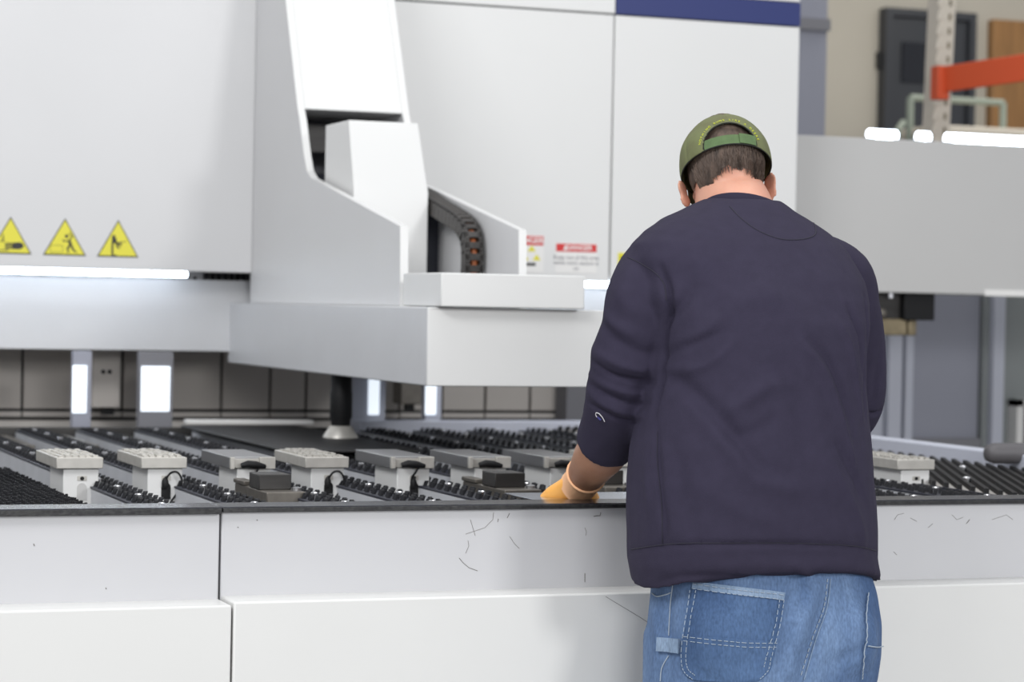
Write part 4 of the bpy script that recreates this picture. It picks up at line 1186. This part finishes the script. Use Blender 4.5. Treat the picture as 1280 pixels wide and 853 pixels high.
# ------------------------------------------------------------------ hair and cap
def head_shell(r0, f0, u0, cu, fn, nt=72, nm=40, thick=None):
    """part of an ellipsoid about the head: fn(az, el) True where it exists. az 0 = back of the head"""
    bm = BM(); V = {}
    def vert(i, j):
        i %= nt
        if (i, j) not in V:
            az = 2*PI*i/nt; el = -PI/2 + PI*j/nm
            V[(i, j)] = bm.verts.new(HP(r0*math.sin(az)*math.cos(el), -f0*math.cos(az)*math.cos(el), cu+u0*math.sin(el)))
        return V[(i, j)]
    for i in range(nt):
        for j in range(nm-1):
            az = 2*PI*(i+.5)/nt; el = -PI/2+PI*(j+.5)/nm
            if az > PI: az -= 2*PI
            if fn(az, el): bm.faces.new((vert(i, j), vert(i+1, j), vert(i+1, j+1), vert(i, j+1)))
    i = nm-1
    return bm
def solid(o, th, off=1):
    md = o.modifiers.new('s', 'SOLIDIFY'); md.thickness = th; md.offset = off
    return o
rnd = random.Random(3)
def hairfn(az, el):
    a = abs(az)
    if a < 1.25: low = -.60 + .10*math.cos(az*2.2) - .04*math.sin(az*9) - (.10 if az < -.7 else 0)
    elif a < 1.75: low = -.42
    else: low = .25
    return el > low
hb_ = head_shell(.0805, .101, .1145, 0, hairfn, 144, 90)
for v in hb_.verts:
    nz = MN.noise(v.co*90); v.co += (v.co-H).normalized()*nz*.0010
hair = part('hair', hb_, 'hair', man, smooth=80, label='short brown hair cropped at the nape')
# strand tufts over the nape line
st = BM()
for k in range(900):
    az = rnd.uniform(-1.28, 1.28); el = rnd.uniform(-.60, .10)
    low = -.62 + .10*math.cos(az*2.2) - (.08 if az < -.7 else 0)
    if el < low+.02: continue
    def hp(e, k_): return HP(.0805*k_*math.sin(az+.02*k_)*math.cos(e), -.101*k_*math.cos(az)*math.cos(e), .1145*k_*math.sin(e))
    L_ = rnd.uniform(.07, .14)
    a, b, c = hp(el, 1.004), hp(el-L_*.5, 1.016), hp(el-L_, 1.010)
    tube(st, [a, b, c], [.0011, .0009, .0003], 3, caps=False)
sub('strands', st, 'hair', hair, smooth=80)

CU = .004
def capfn(az, el):
    rim = -.16 if abs(az) < 2.4 else -.10
    if el < rim: return False
    # arched gap over the strap
    w_ = .62
    if abs(az) < w_ and el < -.14 + .52*math.sqrt(max(0, 1-(az/w_)**2)): return False
    return True
NT, NM = 216, 130
cbm = head_shell(.0945, .1095, .102, CU, capfn, NT, NM)
rad_ = lambda az, el: None
# six panels: faint seams pressed in, soft crown button
for v in cbm.verts:
    q = v.co-HP(0, 0, CU); r_q, f_q, u_q = q.dot(hr), q.dot(hf), q.dot(hu)
    az = math.atan2(r_q, -f_q); k = math.cos(az*3+.0)
    dent = math.exp(-((abs(k) < 1) and (math.acos(min(1, abs(math.sin(az*3/1+PI/2)))) if False else 0) or 0)) if False else 0
    d_seam = min(abs(((az/(PI/3)) % 1)), 1-abs(((az/(PI/3)) % 1)))
    v.co -= q.normalized()*.0016*math.exp(-(d_seam/.035)**2)
    v.co += q.normalized()*MN.noise(v.co*22)*.0022
capo = part('cap', cbm, 'cap', man, smooth=60, label='olive camouflage cap with arched gap and green strap at the back')
solid(capo, .002, 1)
def cap_pt(az, el, k=1.0): return HP(.0945*k*math.sin(az)*math.cos(el), -.1095*k*math.cos(az)*math.cos(el), CU+.102*k*math.sin(el))
# black binding round the gap and rim
arch = [cap_pt(.62*math.cos(t), -.14+.52*math.sin(t), 1.012) for t in [PI*i/40 for i in range(41)]]
sub('binding', tube(BM(), arch, .0016, 6), 'capedge', capo, smooth=60)
rim = [cap_pt(a, -.165, 1.012) for a in [-2.35+4.7*i/80 for i in range(81)]]
sub('rim_binding', tube(BM(), rim, .0015, 6), 'capedge', capo, smooth=60)
# strap with its overlap
def band(a0, a1, e0, e1, k, th=.0018):
    bm = BM(); n_ = 24; rows = []
    for i in range(n_+1):
        az = a0+(a1-a0)*i/n_
        rows.append([cap_pt(az, e0, k), cap_pt(az, e1, k), cap_pt(az, e1, k+th/.1), cap_pt(az, e0, k+th/.1)])
    return loft(bm, rows)
sub('strap', band(-.60, .62, -.165, .045, .995), 'strap', capo, smooth=40, label='green strap across the gap')
sub('strap', band(.20, .60, -.150, .060, 1.018), 'strap', capo, smooth=40, label='overlapping strap end')
# brim at the front
bb = BM(); top_, bot_ = [], []
for i in range(25):
    t = -1.15+2.3*i/24
    for lst, ext_, dz in ((top_, 0, 0), (bot_, 1, 0)): pass
rows = []
for i in range(25):
    az = PI-1.0+2.0*i/24; inn = cap_pt(az, -.14, .99)
    L_ = .072*math.cos((az-PI)/1.0*PI/2*.92)
    outp = inn + hf*L_ - hu*(.006 + .018*((az-PI))**2)
    rows.append([inn, outp, outp+hu*.003, inn+hu*.003])
loft(bb, rows)
sub('brim', bb, 'cap', capo, smooth=50)
ellb = ellipsoid(BM(), cap_pt(0, PI/2-.02, 1.02), (hr*.007, hf*.007, hu*.004), 12, 8)
sub('button', ellb, 'cap', capo, smooth=60)
# embroidered words along the arch
words = "NOTHING RUNS LIKE A DEERE"
wb = BM(); Lt = len(words)
for i, chh in enumerate(words):
    if chh == ' ': continue
    t = PI*(.93-.86*(i+.5)/Lt)
    cb_ = text_bm(chh, .0076, .0001)
    az, el = .70*math.cos(t), -.14+.61*math.sin(t)
    c = cap_pt(az, el, 1.028); ce = cap_pt(.70*math.cos(t-.03), -.14+.61*math.sin(t-.03), 1.028)
    x_ = (ce-c).normalized(); nn = (c-HP(0, 0, CU)).normalized(); y_ = nn.cross(x_).normalized()
    if y_.dot(hu) < 0: y_ = -y_
    for v in cb_.verts: v.co = c + x_*v.co.x + y_*v.co.y + nn*v.co.z
    me_ = bpy.data.meshes.new('x'); cb_.to_mesh(me_); cb_.free(); wb.from_mesh(me_); bpy.data.meshes.remove(me_)
sub('embroidered_words', wb, 'captext', capo, label='yellow embroidered words along the arch')

# ------------------------------------------------------------------ jeans
jb = BM()
J = [(690, 822, 1080, 4.285, .140), (712, 816, 1088, 4.285, .150), (740, 814, 1097, 4.285, .158), (780, 810, 1103, 4.283, .165), (820, 807, 1102, 4.283, .168), (853, 804, 1097, 4.285, .165), (885, 810, 1084, 4.29, .145), (905, 826, 1068, 4.295, .115)]
loft(jb, [ring(*q) for q in J])
for s, hip in ((-1, hipL), (1, hipR)):
    ellipsoid(jb, hip+Vector((0, -.06, .0)), (Vector((.100, 0, 0)), Vector((0, .110, 0)), Vector((0, 0, .12))), 24, 14)
    kn = Vector((hip.x+s*.012, hip.y+.04, .47)); an = Vector((hip.x+s*.022, hip.y-.01, .05))
    p_, r_ = smooth_path([hip+Vector((0, .01, .0)), hip+Vector((-s*.002, .01, -.18)), kn, (kn+an)/2, an], [.116, .120, .104, .098, .100])
    tube(jb, p_, r_, 28)
me = evaluated(jb, .008, 6, .5)
bj = bvh_of(me)
folds(me, bj, [
    ([(1037, 722), (1031, 760), (1018, 800), (1003, 850)], .012, -.012), ([(1060, 735), (1075, 790), (1070, 850)], .018, .006),
    ([(1020, 735), (1005, 770), (990, 815), (985, 850)], .014, .009), ([(985, 740), (978, 790), (968, 850)], .014, -.008),
    ([(1085, 740), (1080, 790), (1078, 850)], .006, -.006), ([(1090, 800), (1060, 820), (1030, 835)], .012, -.005),
    ([(840, 728), (836, 770), (836, 850)], .010, -.006), ([(815, 760), (822, 800), (815, 850)], .014, .004),
    ([(990, 760), (1000, 790), (1020, 800)], .012, .004), ([(880, 830), (920, 845), (960, 850)], .015, .004),
])
bj = bvh_of(me)
jeans = mesh_obj('jeans', me, 'denim', man, label='washed blue carpenter jeans')
def patch(name, L, R, m, th=.0025, off=.001, n=26, k=22, lab=None, par=None):
    """cloth laid on the jeans between a left and a right edge line given top to bottom"""
    Lc_, Rc_ = catpx(L, 8), catpx(R, 8)
    def at(c, t):
        x = t*(len(c)-1); i = min(int(x), len(c)-2); u = x-i
        return (c[i][0]*(1-u)+c[i+1][0]*u, c[i][1]*(1-u)+c[i+1][1]*u)
    bm = BM(); g0, g1 = [], []
    for j in range(n+1):
        a, b = at(Lc_, j/n), at(Rc_, j/n); r0, r1 = [], []
        for i in range(k+1):
            u = i/k; c, nn = cast(bj, a[0]*(1-u)+b[0]*u, a[1]*(1-u)+b[1]*u)
            if c is None: return None
            r0.append(bm.verts.new(c-nn*.002)); r1.append(bm.verts.new(c+nn*(off+th)))
        g0.append(r0); g1.append(r1)
    for j in range(n):
        for i in range(k):
            bm.faces.new((g1[j][i], g1[j][i+1], g1[j+1][i+1], g1[j+1][i])); bm.faces.new((g0[j][i], g0[j+1][i], g0[j+1][i+1], g0[j][i+1]))
    for j in range(n):
        bm.faces.new((g0[j][0], g1[j][0], g1[j+1][0], g0[j+1][0])); bm.faces.new((g0[j][k], g0[j+1][k], g1[j+1][k], g1[j][k]))
    for i in range(k):
        bm.faces.new((g0[0][i], g0[0][i+1], g1[0][i+1], g1[0][i])); bm.faces.new((g0[n][i], g1[n][i], g1[n][i+1], g0[n][i+1]))
    return sub(name, bm, m, par or jeans, smooth=40, label=lab)
def stitches(pts, par, off=.0045, r=.0007, gap=True, m='whitethread', name='stitching'):
    pc = polycast(bj, catpx(pts), 2.2)
    bm = BM(); i = 0
    while i < len(pc)-2:
        seg = [c+n_*off for c, n_ in pc[i:i+3]]
        tube(bm, seg, r, 5); i += 3 if gap else 2
    if bm.verts: return sub(name, bm, m, par)
pk = patch('back_pocket', [(867, 727), (862, 760), (856, 796), (851, 822), (855, 841), (866, 850), (880, 852)], [(980, 741), (975, 770), (968, 800), (965, 822), (960, 840), (950, 850), (936, 853)], 'denimdark', lab='large double layered back pocket')
patch('pocket_hem', [(867, 727), (865.5, 736)], [(980, 741), (978, 751)], 'denimpale', .004, .001, 4, 24, par=pk)
patch('pocket_panel', [(856, 794), (852, 822), (856, 841), (866, 849), (880, 851)], [(968, 802), (965, 822), (960, 840), (950, 849), (937, 852)], 'denimdark', .0045, .001, 18, 24, par=pk)
for ln in ([(868, 730), (900, 735), (940, 740), (979, 744)], [(867, 736), (900, 741), (940, 746), (977, 750)], [(857, 796), (900, 801), (940, 804), (968, 804)], [(857, 801), (900, 806), (940, 809), (967, 809)],
           [(864, 738), (860, 770), (854, 815), (856, 838), (867, 849)], [(871, 738), (866, 770), (860, 815), (861, 835), (870, 844)], [(977, 750), (972, 780), (963, 815), (958, 838), (948, 849)], [(972, 750), (967, 780), (958, 815), (953, 835)]):
    stitches(ln, pk, .0065)
patch('side_pocket', [(1083, 738), (1081, 775), (1082, 800), (1076, 830), (1074, 852)], [(1100, 741), (1102, 775), (1103, 800), (1100, 830), (1096, 852)], 'denimdark', lab='pocket on the far hip')
stitches([(1083, 741), (1082, 775), (1082, 800), (1077, 830), (1075, 850)], jeans, .005, .0012, False, name='side_stitching')
stitches([(1083, 808), (1093, 809), (1102, 808)], jeans, .005, .0012, False, name='side_stitching')
stitches([(1038, 724), (1034, 760), (1020, 800), (1005, 850)], jeans, .0012, .0012, False, m='denimpale', name='seat_seam')
stitches([(1034, 724), (1030, 760), (1015, 800), (999, 850)], jeans, .0012, .0010, True, name='seat_seam')
stitches([(842, 727), (838, 760), (836, 795)], jeans, .0014, .0012, False, name='side_stitching')
stitches([(836, 820), (828, 835), (826, 852)], jeans, .0014, .0012, False, name='side_stitching')
stitches([(816, 742), (822, 746), (832, 744), (839, 741)], jeans, .0020, .0012, False, name='side_stitching')
patch('hammer_loop', [(824, 797), (823, 814)], [(851, 799), (850, 817)], 'denimpale', .006, .002, 6, 10, lab='pale hammer loop')
# boots on the floor
for s, hip in ((-1, hipL), (1, hipR)):
    an = Vector((hip.x+s*.022, hip.y-.01, 0)); bt = BM()
    rings = []
    for t, hw, ht in ((-.07, .030, .05), (-.05, .040, .085), (.0, .044, .095), (.05, .045, .080), (.11, .050, .055), (.17, .048, .045), (.20, .034, .034), (.212, .018, .022)):
        rings.append([an+Vector((hw*math.cos(a), t, max(0.014, ht*(.5+.5*math.sin(a))+.012))) for a in [2*PI*k/20 for k in range(20)]])
    loft(bt, rings)
    b_ = part('boot', bt, 'boot', man, smooth=50)
    so = BM(); prism(so, [(an.x+(.052)*math.cos(a)*(1 if math.sin(a) > 0 else .85), an.y+.07+.148*math.sin(a)) for a in [2*PI*k/28 for k in range(28)]], 'Z', 0, .018)
    sub('sole', so, 'black', b_)
